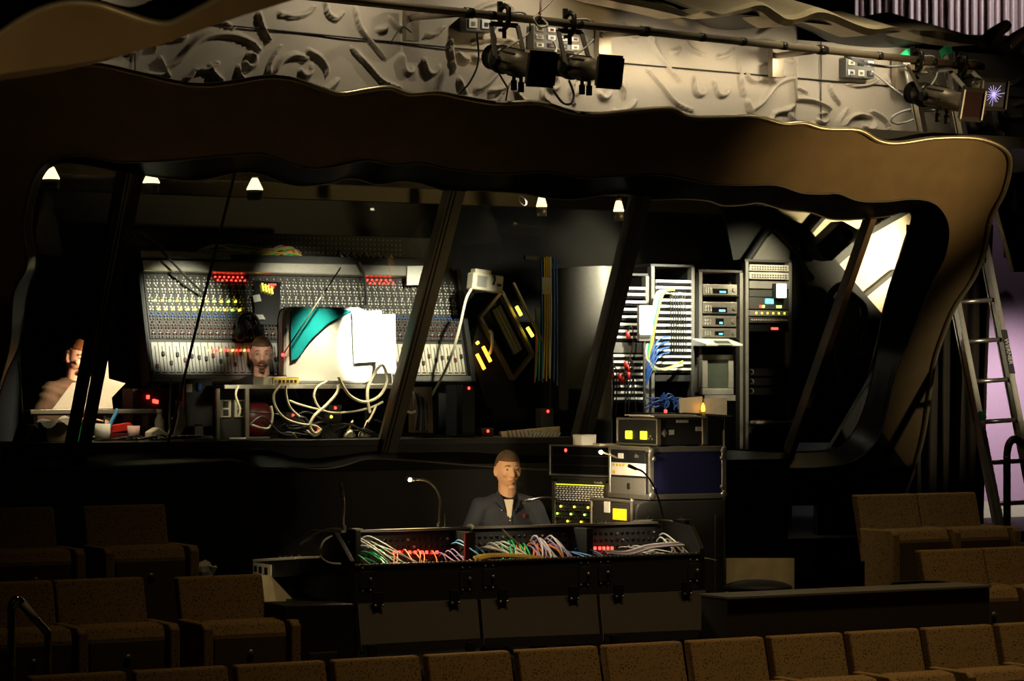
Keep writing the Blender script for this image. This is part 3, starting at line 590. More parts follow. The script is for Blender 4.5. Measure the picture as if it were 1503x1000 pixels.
# ================================================================== LADDER
Lb, Lt, Rb, Rt = P(1489, 800, -.75), P(1331, 78, .72), P(1546, 806, -.75), P(1388, 73, .72)
Lb.z = Rb.z = .17
lad = thing('extension_ladder', 'tall aluminium ladder with green tips leaning up against the lighting pipe, right', 'ladder', Lb)
nrm = (Lt - Lb).cross(Rt - Lt).normalized()
for a, c, nm in ((Lb, Lt, 'l'), (Rb, Rt, 'r')):
    bm = B(); bar(bm, a, c, .03, .085, 0, nrm)
    for s in (-.034, .034): bar(bm, a + nrm * s, c + nrm * s, .044, .012, 0, nrm)
    rl = obj('side_rail', bm, 'alu', lad, world=True)
    bm = B(); bar(bm, c - (c - a).normalized() * .05, c + (c - a).normalized() * .015, .05, .095, 0, nrm); obj('end_cap', bm, 'green', rl, world=True, label='green plastic end cap')
    bm = B(); bar(bm, a, a + (c - a).normalized() * .09, .06, .11, 0, nrm); obj('foot', bm, 'black', rl, world=True)
    if nm == 'r':
        d = (c - a).normalized(); f = .435; ctr = a + (c - a) * f + (nrm if nrm.y < 0 else -nrm) * .045
        bm = B(); bar(bm, ctr - d * .17, ctr + d * .17, .048, .006, 0, nrm); lb = obj('sticker', bm, 'black', rl, world=True, label='black maker sticker with pale lettering')
        nn = nrm if nrm.y < 0 else -nrm
        xa_ = -d; za = nn; ya = za.cross(xa_); mt = Matrix((xa_, ya, za)).transposed()
        text('lettering', 'WERNER', .05, 'white', lb, (0, 0, 0), (0, 0, 0)); o = bpy.data.objects[[x.name for x in lb.children][0]]
        o.data.transform(wmat(lad).inverted() @ Matrix.Translation(ctr + nn * .005) @ mt.to_4x4())
nr = 14
for i in range(nr):
    f = (i + .45) / nr; a, c = Lb.lerp(Lt, f), Rb.lerp(Rt, f)
    bm = B(); tube(bm, [a, c], .017, 10); obj('rung', bm, 'alu', lad, world=True)
bm = B(); a = Lb.lerp(Lt, .33); bar(bm, a - Vector((0, .06, .03)), a + Vector((0, -.06, .03)), .05, .02); obj('tape_mark', bm, 'green', lad, world=True, label='scrap of green tape on the left rail')
# ================================================================== PIPE AND STAGE LIGHTS
pa, pb = P(440, -7, -1.0), P(1442, 98, -.42)
pt = thing('lighting_pipe', 'long steel lighting pipe running along above the booth surround', 'pipe', pa)
bm = B(); tube(bm, [pa - (pb - pa) * .3, pa, pb - (pb - pa) * .035], .026, 12); obj('pipe_tube', bm, 'pipe', pt, world=True)
bm = B(); tube(bm, [pb - (pb - pa) * .035, pb], .0258, 12); obj('pipe_end', bm, 'rust', pt, world=True, label='bare copper coloured end of the pipe')
def on_pipe(px):
    t = min(range(1000), key=lambda k: abs(proj(pa.lerp(pb, k / 999))[0] - px)); return pa.lerp(pb, t / 999)
def proj(p):
    v = p - CAM; k = v.dot(FWD); return 751.5 + v.dot(RGT) / k * FPX, HZ - v.z / k * FPX
for a, (bx0, by0) in ((688, (603, 26)), (945, (885, 52)), (1205, (1139, 82)), (1400, (1320, 102))):
    s = on_pipe(a); e = P(bx0, by0, WY - .09)
    bm = B(); tube(bm, [s, e], .022, 10); br = obj('wall_bracket', bm, 'pipe', pt, world=True)
    bm = B(); box(bm, (e.x - .05, WY - .12, e.z - .16), (e.x + .05, WY - .06, e.z + .08)); obj('bracket_plate', bm, 'pipe', br, world=True)
    bm = B(); d = (pb - pa).normalized(); tube(bm, [s - d * .03, s + d * .03], .034, 12); obj('pipe_coupler', bm, 'lamp', br, world=True)
for px in (722, 790, 850, 1030, 1090, 1150, 1210, 1290, 1370):
    s = on_pipe(px); d = (pb - pa).normalized(); bm = B(); tube(bm, [s - d * .02, s + d * .02], .0285, 12); obj('tape_band', bm, 'lamp', pt, world=True)
def ellipsoidal(name, label, rear, front, y0, dirv, L, rr, sq, gel, clamp_px, tail=True):
    p = P(*rear, y0); d = dirv.normalized(); q = p + d * L
    t = thing(name, label, 'stage light', p, group='stage lights on the pipe')
    zax = d; u, w = frame_of(d); mt = Matrix((u, w, d)).transposed().to_4x4(); mt.translation = p
    def add(nm, prof, m, seg=20, par=t): bm = B(); lathe(bm, prof, seg, mat=mt); return obj(nm, bm, m, par, world=True)
    hs = add('lamp_housing', [(rr * .55, -.12), (rr * .8, -.10), (rr * .92, -.02), (rr * 1.12, .02), (rr * 1.12, .06), (rr, .10)], 'lamp')
    bm = B()
    for k in range(5): lathe(bm, [(rr * .99, -.085 + k * .02), (rr * .99, -.078 + k * .02)], 20, mat=mt)
    obj('cooling_fins', bm, 'lamp', hs, world=True)
    br = add('lens_barrel', [(rr * .98, .09), (rr * .98, L * .55), (rr * .86, L * .58), (rr * .86, L * .86), (rr * .95, L * .88), (rr * .95, L * .94)], 'pipe')
    bm = B()
    for k in range(8):
        a = k * PI / 4; o_ = (u * math.cos(a) + w * math.sin(a)) * rr; bar(bm, p + d * .12 + o_, p + d * (L * .54) + o_, .012, .012)
    obj('barrel_rib', bm, 'lamp', br, world=True)
    bm = B()
    for s1, s2 in (((-1, -1), (1, -1)), ((1, -1), (1, 1)), ((1, 1), (-1, 1)), ((-1, 1), (-1, -1))):
        bar(bm, q + (u * s1[0] + w * s1[1]) * sq, q + (u * s2[0] + w * s2[1]) * sq, .012, .03)
    fr2 = obj('gel_frame', bm, 'lamp', t, world=True)
    bm = B(); lathe(bm, [(rr * .95, L * .94 + .0), (rr * .8, L - .012)], 20, mat=mt); bar(bm, q - u * sq, q + u * sq, sq * 2, .004, 0, d); obj('gel', bm, gel, fr2, world=True)
    pm = p + d * (L * .28); side = (RGT * .9 + d.cross(UP).normalized() * .25).normalized(); side = (d.cross(UP)).normalized()
    top = on_pipe(clamp_px) - Vector((0, 0, .02)); sp_ = rr * 1.32
    A_, C_ = pm - side * sp_, pm + side * sp_; tA, tC = Vector((top.x, top.y, top.z - .03)) - side * sp_ * .9, Vector((top.x, top.y, top.z - .03)) + side * sp_ * .9
    bm = B()
    for aa, cc in ((A_, tA), (tA, tC), (tC, C_)): bar(bm, aa, cc, .03, .012, 0, d)
    yk = obj('yoke', bm, 'alud', t, world=True)
    for e in (A_, C_):
        bm = B(); tube(bm, [e - side * .02, e + side * .02], .03, 10); obj('yoke_knob', bm, 'black', yk, world=True)
    c = on_pipe(clamp_px); dd = (pb - pa).normalized(); bk = dd.cross(UP).normalized()
    bm = B(); tube(bm, [c + UP * .055 - bk * .03, c + UP * .07, c + UP * .045 + bk * .045, c + bk * .05 - UP * .02, c + bk * .03 - UP * .06, c - UP * .075], .017, 8); tube(bm, [c - UP * .06, c - UP * .135], .014, 8); bar(bm, c + UP * .10 - bk * .05, c - UP * .05 - bk * .045, .03, .018)
    cl = obj('clamp', bm, 'lamp', t, world=True)
    bm = B(); lathe(bm, [(.016, 0), (.02, .012), (.012, .02)], 6, mat=Matrix.Translation(c - UP * .09 - bk * .04)); obj('clamp_bolt', bm, 'alu', cl, world=True)
    for k, f in enumerate((.35, .52)):
        e = p + d * (L * f) - UP * (rr * 1.0); bm = B(); tube(bm, [e, e - UP * .035], .012, 8); tube(bm, [e - UP * .03, e - UP * .09], .02, 8); obj('focus_knob', bm, 'black', br, world=True)
    bm = B(); tube(bm, cat([c + UP * .03 + dd * .05, c + dd * .16 + UP * .03, c + dd * .19 - UP * .08, pm + UP * (rr) + side * .03], 8), .006, 6); obj('safety_cable', bm, 'cwhite', t, world=True)
    return t, p, q
def dvec(r, u_, f): return RGT * r + UP * u_ + FWD * f
ellipsoidal('stage_spotlight', 'black stage spotlight with dark red gel, leftmost on the pipe', (733, 86), None, -.86, dvec(.50, -.22, -.80), .50, .082, .095, 'glassd', 740)
ellipsoidal('stage_spotlight', 'black stage spotlight with dark square gel, second from the left on the pipe', (833, 97), None, -.80, dvec(.54, -.17, -.80), .46, .075, .09, 'black', 836)
ellipsoidal('stage_spotlight', 'black stage spotlight with red gel hanging in front of the ladder top, right', (1350, 138), None, -.56, dvec(.56, -.22, -.78), .52, .078, .10, 'glassd', 1346)
tcr, p, q = ellipsoidal('stage_spotlight', 'short stage spotlight with sparkling violet front at the right end of the pipe', (1428, 130), None, -.50, dvec(.30, -.22, -.85), .30, .075, .10, 'purplegel', 1411)
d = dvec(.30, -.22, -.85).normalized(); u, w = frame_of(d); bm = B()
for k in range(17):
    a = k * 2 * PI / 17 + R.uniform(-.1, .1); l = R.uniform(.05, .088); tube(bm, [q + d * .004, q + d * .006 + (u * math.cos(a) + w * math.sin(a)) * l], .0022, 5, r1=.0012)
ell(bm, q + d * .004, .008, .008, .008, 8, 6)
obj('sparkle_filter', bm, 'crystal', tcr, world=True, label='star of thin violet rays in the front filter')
# junction boxes on the relief wall
def jbox(name, label, a, b, y, kind):
    p0, p1 = P(*a, y), P(*b, y); x0_, x1_, zt_, zb_ = p0.x, p1.x, p0.z, p1.z; W_, H_ = x1_ - x0_, zt_ - zb_
    t = thing(name, label, 'power box', (x0_, y, zb_))
    bm = B(); box(bm, (0, 0, 0), (W_, WY - y, H_)); obj('enclosure', bm, 'grey', t, bevel=.008)
    nx_, nz_ = kind
    for i in range(nx_):
        for j in range(nz_):
            cx, cz = W_ * (i + .5) / nx_, H_ * (j + .5) / nz_; w2, h2 = W_ * .33 / nx_ , H_ * .3 / nz_
            bm = B(); box(bm, (cx - w2, -.012, cz - h2), (cx + w2, .0, cz + h2)); s = obj('socket', bm, R.choice(['cream', 'white', 'black', 'alu']), t, bevel=.004)
            bm = B(); box(bm, (cx - w2 * .4, -.016, cz - h2 * .5), (cx + w2 * .4, -.011, cz + h2 * .3)); obj('flap', bm, R.choice(['redd', 'black', 'grey']), s)
    return t
jbox('power_box', 'grey power box on the relief wall left of the stage spotlights', (684, 22), (722, 48), .9, (2, 1))
jbox('power_box', 'large bright power panel on the relief wall behind the two left spotlights', (783, 36), (852, 76), .9, (4, 3))
jbox('power_box', 'small power panel on the relief wall left of the ladder top', (1242, 84), (1284, 116), .9, (3, 2))
g = 'cables dangling behind the stage spotlights'
for pts, r_, m, lb in ([((700, 48), (702, 90), (690, 120), (672, 140)), .007, 'cblack', 'thin black cable dropping from the left grey power box'],
    [((722, 42), (728, 60), (722, 85), (735, 112), (745, 128)), .008, 'cblack', 'black cable curving down behind the leftmost stage spotlight'],
    [((735, 28), (726, 45), (722, 62), (724, 78)), .012, 'cwhite', 'white cable looped at the rear of the leftmost stage spotlight'],
    [((812, 60), (816, 72), (811, 92)), .010, 'cwhite', 'short white cable hanging from the bright power panel'],
    [((812, 132), (825, 150), (838, 152), (842, 138), (835, 118)), .009, 'cblack', 'black cable looped below the two left spotlights'],
    [((1280, 105), (1305, 125), (1332, 146)), .006, 'cwhite', 'white cable strung from the small power panel to the right spotlights'],
    [((1334, 100), (1338, 120), (1332, 140), (1340, 146)), .009, 'cwhite', 'white cable coiled at the rear of the right red spotlight'],
    [((1318, 182), (1308, 178), (1315, 168), (1340, 160), (1352, 168), (1335, 178), (1318, 182)), .009, 'cwhite', 'pale cable loop hanging left of the right red spotlight'],
    [((1240, 82), (1265, 92), (1300, 98), (1330, 96)), .011, 'cblack', 'black cable running along the pipe toward the ladder top'],
    [((746, 128), (742, 150)), .006, 'cblack', 'short black cord end hanging over the surround edge'],
    [((575, 60), (590, 40), (604, 48)), .005, 'cblack', 'thin cord hanging at the left pipe bracket']):
    cable('cable', lb, [P(a, b, .72 if i % 2 else .7) for i, (a, b) in enumerate(pts)], r_, m, g)
bm = B(); tube(bm, cat([on_pipe(790) + Vector((0, -.0, .03)), on_pipe(790) + Vector((.04, -.05, -.03)), on_pipe(790) + Vector((-.02, -.05, -.05)), on_pipe(790) + Vector((-.06, -.05, 0.0)), on_pipe(790) + Vector((0, -.0, .03))], 6), .007, 6)
tag(obj('cable_loop', bm, 'ccream', center=True), 'cream loop of cable tied on the pipe between the two left spotlights', 'cable loop')
for a in (790, 806):
    cable('hanging_cord', f'red cord hanging from above to the pipe, {"left" if a == 790 else "right"} one of the two', [P(a + 10, -20, -.75), P(a + 4, 0, -.76), on_pipe(790) + Vector((0, .03 if a > 800 else -.03, .03))], .006, 'redd', 'red cords above the pipe')
# exit-like dark red sign box at the right edge
p0, p1 = P(1492, 268, 1.2), P(1518, 312, 1.2)
t = thing('red_sign', 'dim red lit box on the dark wall at the right edge', 'sign', (p0.x, 1.2, p1.z))
bm = B(); box(bm, (0, 0, 0), (p1.x - p0.x, .1, p0.z - p1.z)); obj('housing', bm, 'black', t, bevel=.01)
bm = B(); box(bm, (.02, -.006, .02), (p1.x - p0.x - .02, .002, p0.z - p1.z - .02)); obj('lit_face', bm, 'redd', t)
# dark dome hood on the lavender wall
p0 = P(1508, 378, 2.3); t = thing('wall_hood', 'dark rounded hood with a shiny spot on the lavender wall, right edge', 'hood', p0)
bm = B(); lathe(bm, [(.02, .25), (.10, .245), (.17, .2), (.2, .1), (.2, 0), (.19, 0)], 24); obj('shell', bm, 'grey', t)
bm = B(); lathe(bm, [(.05, -.02), (.06, 0), (.04, .02)], 14); obj('lamp_glass', bm, 'chrome', t)
# ================================================================== FRONT-OF-HOUSE CONSOLE
fy_ = -2.25
xl, xr = P(520, 825, fy_).x, P(1026, 818, fy_).x
W = xr - xl; zlip = P(760, 823, fy_).z; zbot = P(760, 878, fy_).z; ztop = P(760, 773, -1.86).z
mc = thing('mixing_console', 'long black mixing console in its open road case, seen from the cable side', 'mixing console', (xl, fy_, zbot))
tL = zlip - zbot; tT = ztop - zbot
bm = B(); box(bm, (0, 0, 0), (W, .03, tL)); box(bm, (0, .03, 0), (W, .6, .03)); obj('case_tray', bm, 'dark', mc, bevel=.003)
bm = B()
nh = 84
box(bm, (0, -.006, tL - .004), (W, .036, tL + .006))
for i in range(nh): box(bm, ((i + .25) * W / nh, -.010, tL - .001), ((i + .75) * W / nh, .02, tL + .010))
obj('lip_rail', bm, 'alud', mc, label='perforated metal rail along the tray lip')
bm = B(); prism(bm, [(0, .36, .03), (0, .40, tT - .01), (0, .50, tT - .01), (0, .95, tT - .16), (0, .95, .03)], (W, 0, 0)); obj('chassis', bm, 'black', mc, bevel=.004)
bm = B(); bar(bm, (-.02, .39, tT), (W * .975, .39, tT), .05, .012); obj('top_rail', bm, 'alu', mc, label='bright metal top rail')
bm = B(); prism(bm, [(-.03, -.01, -.01), (-.03, -.01, tL + .03), (-.03, .2, tT + .01), (-.03, .52, tT + .01), (-.03, 1.0, tT - .16), (-.03, 1.0, .05)], (.03, 0, 0)); obj('side_cheek', bm, 'black', mc, bevel=.004)
bm = B(); prism(bm, [(W, -.01, -.01), (W, -.01, tL + .03), (W, .10, tL + .16), (W, .40, tT + .01), (W, .52, tT + .01), (W, 1.0, tT - .16), (W, 1.0, .05)], (.035, 0, 0)); obj('side_cheek', bm, 'black', mc, bevel=.004)
for px in (508, 990):                         # small end brackets standing above the rail
    x = P(px + 8, 790, fy_ + .3).x - xl; bm = B(); box(bm, (x, .25, tL), (x + .035, .37, tT + .015)); br = obj('end_bracket', bm, 'black', mc, bevel=.004)
    bm = B(); box(bm, (x, .255, tT + .015), (x + .05, .33, tT + .021)); obj('bracket_tip', bm, 'alu', br)
x1_, x2_ = P(693, 800, fy_ + .2).x - xl, P(866, 800, fy_ + .2).x - xl
for x in (x1_, x2_):
    bm = B(); box(bm, (x - .022, .20, .03), (x + .022, .375, tT - .012)); obj('divider_post', bm, 'black', mc, bevel=.004)
    bm = B(); box(bm, (x - .1, -.004, tL - .09), (x + .0, .004, tL - .088)); bm.free()
secs = [(.03, x1_ - .05), (x1_ + .05, x2_ - .05), (x2_ + .05, W - .06)]
zp0, zp1 = tL - .06, tT - .03
for si, (a, b) in enumerate(secs):
    bm = B(); prism(bm, [(a, .345, .05), (a, .385, zp1 + .015), (a, .395, zp1 + .015), (a, .362, .05)], (b - a, 0, 0)); pn = obj('connector_panel', bm, 'black', mc)
    nc = int((b - a) / .036); rows = 5; bm = B(); bm2 = B()
    for i in range(nc):
        for j in range(rows):
            z = zp0 + .012 + (zp1 - zp0) * j / rows; y = .345 + .04 * (z - .05) / (zp1 - .035); x = a + (i + .5) * (b - a) / nc
            mtx = Matrix.Translation((x, y + .004, z)) @ Matrix.Rotation(PI / 2, 4, 'X')
            if (i + j) % 7 == 3: lathe(bm2, [(.007, 0), (.007, .012), (.004, .014)], 8, mat=mtx)
            else: lathe(bm, [(.012, 0), (.012, .006), (.007, .009)], 8, mat=mtx)
    obj('socket_field', bm, 'gloss', pn); obj('jack_nuts', bm2, 'alu', pn)
def led(parent, px, py, y, m='eled_r', s=.007, nm='indicator_light'):
    p = P(px, py, y); bm = B(); box(bm, (p.x - s, p.y - .01, p.z - s * 1.3), (p.x + s, p.y + .004, p.z + s * 1.3)); return obj(nm, bm, m, parent, world=True, bevel=.003)
for px in (578, 586, 601, 609, 618, 626, 634, 641): led(mc, px, 811, fy_ + .33)
for px in (873, 880, 886, 892, 898): led(mc, px, 805, fy_ + .33)
bm = B(); p = P(686, 806, fy_ + .1); box(bm, (p.x - .012, p.y, p.z - .09), (p.x + .012, p.y + .02, p.z + .09)); obj('light_strip', bm, 'redd', mc, world=True, label='dim red strip beside the left divider post')
# latches
def latch(px, py):
    c = P(px, py, fy_ - .001); w2 = .042; bm = B(); box(bm, (c.x - w2, fy_ - .008, c.z - .05), (c.x + w2, fy_ + .002, c.z + .045)); l = obj('butterfly_latch', bm, 'dark', mc, world=True, bevel=.003)
    bm = B(); ell(bm, (c.x + .02, fy_ - .012, c.z), .012, .008, .012, 10, 6)
    for sx in (-1, 1):
        for sz in (.062, -.062): ell(bm, (c.x + sx * .024, fy_ - .003, c.z + sz), .007, .005, .007, 8, 6)
    obj('rivet', bm, 'alu', l, world=True)
for px, py in ((538, 851), (684, 850), (718, 847), (858, 843), (887, 841), (1018, 838)): latch(px, py)
# left-hand operator end unit with sockets
p = P(455, 800, -1.55); zz = P(420, 806, -1.5).z
t = thing('end_panel_box', 'small cream connector box sitting on the rear left end of the console', 'connector box', (xl - .03, -1.9, zz - .08))
bm = B(); prism(bm, [(-.16, 0, .05), (-.16, .60, .0), (-.16, .60, -.10), (-.16, .02, -.045)], (.155, 0, 0)); obj('shell', bm, 'black', t, bevel=.006)
bm = B(); prism(bm, [(-.163, .02, .06), (-.163, .61, .012), (-.163, .61, -.004), (-.163, .02, .044)], (.16, 0, 0)); obj('top_plate', bm, 'cream', t, bevel=.003)
bm = B(); box(bm, (-.168, .34, -.075), (-.16, .59, -.005)); fp = obj('side_plate', bm, 'cream', t)
for k, yy in enumerate((.38, .46, .53)):
    bm = B(); box(bm, (-.173, yy, -.062 + k * .004), (-.166, yy + .04, -.022)); obj('socket', bm, 'black', fp, bevel=.003)
for yy in (.12, .22, .3, .38):
    bm = B(); lathe(bm, [(.014, 0), (.014, .012), (.009, .018)], 10, mat=Matrix.Translation((-.09, yy, .055 - yy * .08))); obj('knob', bm, 'lamp', t)
# support table + plywood
bm = B(); box(bm, (xl - .10, -2.1, 0), (xl - .05, -1.6, zbot - .05)); box(bm, (xr + .05, -2.1, 0), (xr + .10, -1.6, zbot - .05)); box(bm, (xl - .12, -2.2, zbot - .05), (xr + .1, -1.6, zbot - .008)); 
t = thing('console_table', 'black trestle table under the mixing console', 'table', (xl, -1.7, 0)); obj('table_frame', bm, 'black', t, world=True)
def board(label, pts, y, m='ply'):
    bm = B(); q = [P(a, b, y) for a, b in pts]
    for k, (a, b) in enumerate(pts):
        if b >= 895: q[k].z = 0
    prism(bm, q, (0, .03, 0)); return tag(obj('plywood_board', bm, m, center=True), label, 'board')
bd = board('plywood board standing beside the left end of the console', [(379, 845), (402, 845), (440, 852), (520, 876), (528, 960), (386, 960)], -1.56)
bm = B()
for k in range(3):
    q = [P(424 + k * 5 + a, 866 + b, -1.568) for a, b in ((0, -4), (1.2, 3), (2.4, -3), (3.6, 3), (5, -4))]; tube(bm, cat(q, 3), .0025, 5)
o = obj('scribble', bm, 'white', bd, world=False); o.data.transform(Matrix.Translation(-bd.location))
bd = board('plywood board standing behind the partition right of the road case', [(1066, 820), (1166, 820), (1166, 900), (1066, 900)], -1.0)
# office chair base dark shape in front of it
t = thing('stool', 'black round stool seat in front of the right plywood board', 'stool', P(1112, 900, -1.55))
zs = P(1112, 856, -1.55).z - t.location.z
bm = B(); ell(bm, (0, 0, zs - .03), .22, .22, .05, 24, 10); obj('seat_pad', bm, 'black', t)
bm = B(); tube(bm, [(0, 0, -t.location.z + .03), (0, 0, zs - .05)], .03, 10); obj('post', bm, 'dark', t)
bm = B()
for k in range(5): bar(bm, (0, 0, -t.location.z + .05), (.25 * math.cos(k * 1.257), .25 * math.sin(k * 1.257), -t.location.z + .015), .04, .03)
obj('foot_star', bm, 'dark', t)
# hanging case lids
def lid(lb, pts, y0, y1):
    tl, tr, brr, bl = pts; a, b, c, d = P(*tl, y0), P(*tr, y0), P(*brr, y1), P(*bl, y1)
    t = thing('case_lid', lb, 'panel', (a + b) / 2, group='case lids hanging below the console')
    bm = B(); prism(bm, [a, b, c, d], (0, .03, 0)); obj('panel', bm, 'lid', t, world=True, bevel=.003)
    bm = B(); e = Vector((0, -.008, 0)); bar(bm, d + e + UP * .03, c + e + UP * .03, .012, .055, 0); obj('edge_strip', bm, 'dark', t, world=True)
    return t
LD = [lid('dark laminate case lid hanging below the left console section', ((525, 887), (701, 880), (707, 952), (531, 962)), -2.285, -2.45),
      lid('dark laminate case lid hanging below the middle console section', ((706, 880), (876, 873), (882, 945), (711, 952)), -2.285, -2.45),
      lid('dark laminate case lid hanging below the right console section', ((880, 873), (1036, 867), (1046, 938), (886, 945)), -2.285, -2.45)]
for i, px, py in ((0, 555, 886), (0, 667, 882), (1, 738, 880), (1, 842, 876), (2, 908, 873), (2, 1008, 869)):
    c = P(px, py, -2.315); bm = B(); box(bm, (c.x - .03, c.y - .012, c.z - .02), (c.x + .03, c.y + .01, c.z + .06)); cl = obj('clip', bm, 'black', LD[i], world=True, bevel=.003)
    bm = B()
    for s in (-.022, .022): ell(bm, (c.x + s, c.y - .016, c.z - .012), .009, .006, .009, 8, 6)
    obj('rivet', bm, 'alu', cl, world=True)
for i, px, py in ((0, 546, 955), (0, 690, 951), (2, 902, 940), (2, 1032, 934)):
    c = P(px, py, -2.47); bm = B(); box(bm, (c.x - .025, c.y - .012, c.z - .03), (c.x + .025, c.y + .01, c.z + .03)); obj('catch', bm, 'black', LD[i], world=True, bevel=.003)
# black box left of the lids
a, b, c = P(415, 876, -2.52), P(520, 884, -2.52), P(415, 960, -2.52)
t = thing('road_case', 'plain black road case standing left of the hanging case lids', 'case', (a.x, -2.52, -.0))
t.location.z = 0; MW[t.name] = Matrix.Translation(t.location)
bm = B(); prism(bm, [(0, 0, 0), (b.x - a.x, 0, 0), (b.x - a.x, 0, b.z - .01), (.05, 0, b.z + .0), (0, 0, b.z)], (0, .26, 0)); obj('shell', bm, 'black', t, bevel=.01)
bm = B()
for sx in (.0, b.x - a.x - .03): box(bm, (sx, -.004, .0), (sx + .03, .012, .03))
obj('corner', bm, 'dark', t)
bm = B(); box(bm, (.15, -.01, .22), (.32, .004, .30)); obj('handle', bm, 'dark', t, bevel=.006)
# crumpled paper
bm = B(); p = P(297, 838, -1.2)
ell(bm, p, .085, .05, .05, 10, 7); zcp = p.z - .05; pcp = p.copy()
for v in bm.verts: v.co += Vector((R.uniform(-.02, .02), R.uniform(-.02, .02), R.uniform(-.02, .02)))
o = tag(obj('crumpled_paper', bm, 'white', center=True), 'crumpled white paper lying behind the middle row, left of the console', 'paper')
for f in o.data.polygons: f.use_smooth = False
t = thing('storage_chest', 'black storage chest in the dark behind the middle row, under the crumpled paper', 'chest', (pcp.x, -1.2, 0))
bm = B(); box(bm, (-.1, -.2, .02), (.75, .25, zcp - .01)); obj('shell', bm, 'black', t, bevel=.01); bm = B(); box(bm, (-.11, -.21, zcp - .06), (.76, .26, zcp - .05)); obj('lid_rim', bm, 'dark', t)
for x in (0., .65): bm = B(); box(bm, (x, -.1, 0), (x + .05, .1, .02)); obj('foot', bm, 'dark', t)
# ================================================================== CONSOLE CABLES
def ccable(lb, grp, m, x, zz, span, drop, r=.0038):
    y = fy_ + .315; p0 = Vector((x, y + .02, zz)); e = Vector((x + span, fy_ + .10 + R.uniform(-.03, .04), zlip - .035 + R.uniform(0, .03)))
    m1 = p0 + Vector((span * .15, -.05, R.uniform(.005, .03))); m2 = p0.lerp(e, .6) + Vector((0, -.03, R.uniform(.0, .035)))
    cable('patch_cable', lb, [p0, m1, m2, e, e + Vector((span * .3 + .02, .03, -.02))], r, m, grp, 'patch cable')
def batch(n, pxa, pxb, pya, pyb, m, lb, grp, spn, r=.0038):
    for k in range(n):
        px = pxa + (pxb - pxa) * (k + R.random() * .6) / n; py = R.uniform(pya, pyb); p = P(px, py, fy_ + .31)
        ccable(lb, grp, m, p.x, p.z, R.uniform(*spn), 0, r)
batch(6, 514, 545, 795, 806, 'cwhite', 'grey cable curling in the left end of the console tray', 'grey cables, left tray', (.05, .3))
batch(7, 514, 560, 812, 820, 'green', 'green cable plugged low in the left console section', 'green cables, left tray', (.02, .08), .004)
batch(7, 573, 640, 812, 818, 'orange', 'orange-yellow cable plugged below the red lights, left console section', 'orange cables, left tray', (-.14, -.04))
batch(5, 632, 680, 812, 818, 'violet', 'violet cable plugged right of the left red lights', 'violet cables, left tray', (.0, .05))
batch(4, 664, 682, 797, 806, 'skyblue', 'pale blue cable beside the left divider post', 'blue cables, left tray', (.05, .1))
batch(7, 706, 735, 800, 806, 'cwhite', 'white cable arching out of the middle console section', 'white cables, middle tray', (.06, .14), .006)
batch(5, 735, 775, 797, 806, 'green', 'green cable bundled in the middle console section', 'green cables, middle tray', (-.14, -.04), .006)
batch(7, 755, 800, 800, 812, 'orange', 'orange cable bundled in the middle console section', 'orange cables, middle tray', (-.14, .05), .006)
batch(9, 775, 820, 790, 806, 'violet', 'pale violet cable looping out of the middle console section', 'violet cables, middle tray', (-.16, .06), .0055)
batch(6, 780, 815, 790, 800, 'cwhite', 'white cable looping high in the middle console section', 'white loops, middle tray', (-.1, .1), .005)
batch(4, 826, 860, 806, 814, 'skyblue', 'blue cable lying at the right of the middle console section', 'blue cables, middle tray', (.03, .1))
batch(5, 905, 960, 804, 814, 'cwhite', 'thin white cable lying flat in the right console section', 'white cables, right tray', (.1, .3), .004)
batch(5, 880, 930, 812, 818, 'violet', 'violet cable lying below the right red lights', 'violet cables, right tray', (.1, .25), .004)
batch(9, 965, 1010, 786, 806, 'cwhite', 'pale cable fanning out at the right end of the console', 'pale cables, right end', (-.2, .08), .005)
for k in range(6):
    p = P(700, 822, fy_ + .07); q = P(800, 819, fy_ + .07); o_ = Vector((0, .012 * k - .02, .006 * (k % 3)))
    cable('patch_cable', 'yellow cable lying along the lip of the middle console section', [p + o_, p.lerp(q, .2) + o_ + Vector((0, 0, .014)), p.lerp(q, .5) + o_ + Vector((0, 0, .012)), p.lerp(q, .8) + o_, q + o_ + Vector((0, .02, -.01))], .0065, 'yellow', 'yellow cables, middle tray', 'patch cable')
for k in range(4):
    p = P(888, 812, fy_ + .12); q = P(1000, 800, fy_ + .16); o_ = Vector((0, .02 * k - .03, .004 * k))
    cable('patch_cable', 'pale cable of the loose bundle lying along the right console section', [p + o_, p.lerp(q, .3) + o_ + Vector((0, 0, -.02)), p.lerp(q, .6) + o_ + Vector((0, 0, .004)), q + o_], .0065, ['cwhite', 'violet', 'grey', 'cwhite'][k], 'loose bundle, right tray', 'patch cable')
cable('cable', 'black cable hanging in a loop at the left cheek of the console', [P(492, 785, -1.9), P(475, 795, -2.32), P(470, 815, -2.34), P(482, 826, -2.34), P(500, 828, -2.32)], .006, 'cwhite', None)
cable('microphone_cable', 'dark cable running from the cream connector box up to the top rail', [P(442, 798, -1.72), P(462, 786, -1.85), P(485, 778, -1.9), P(500, 779, -1.88)], .012, 'lamp', None)
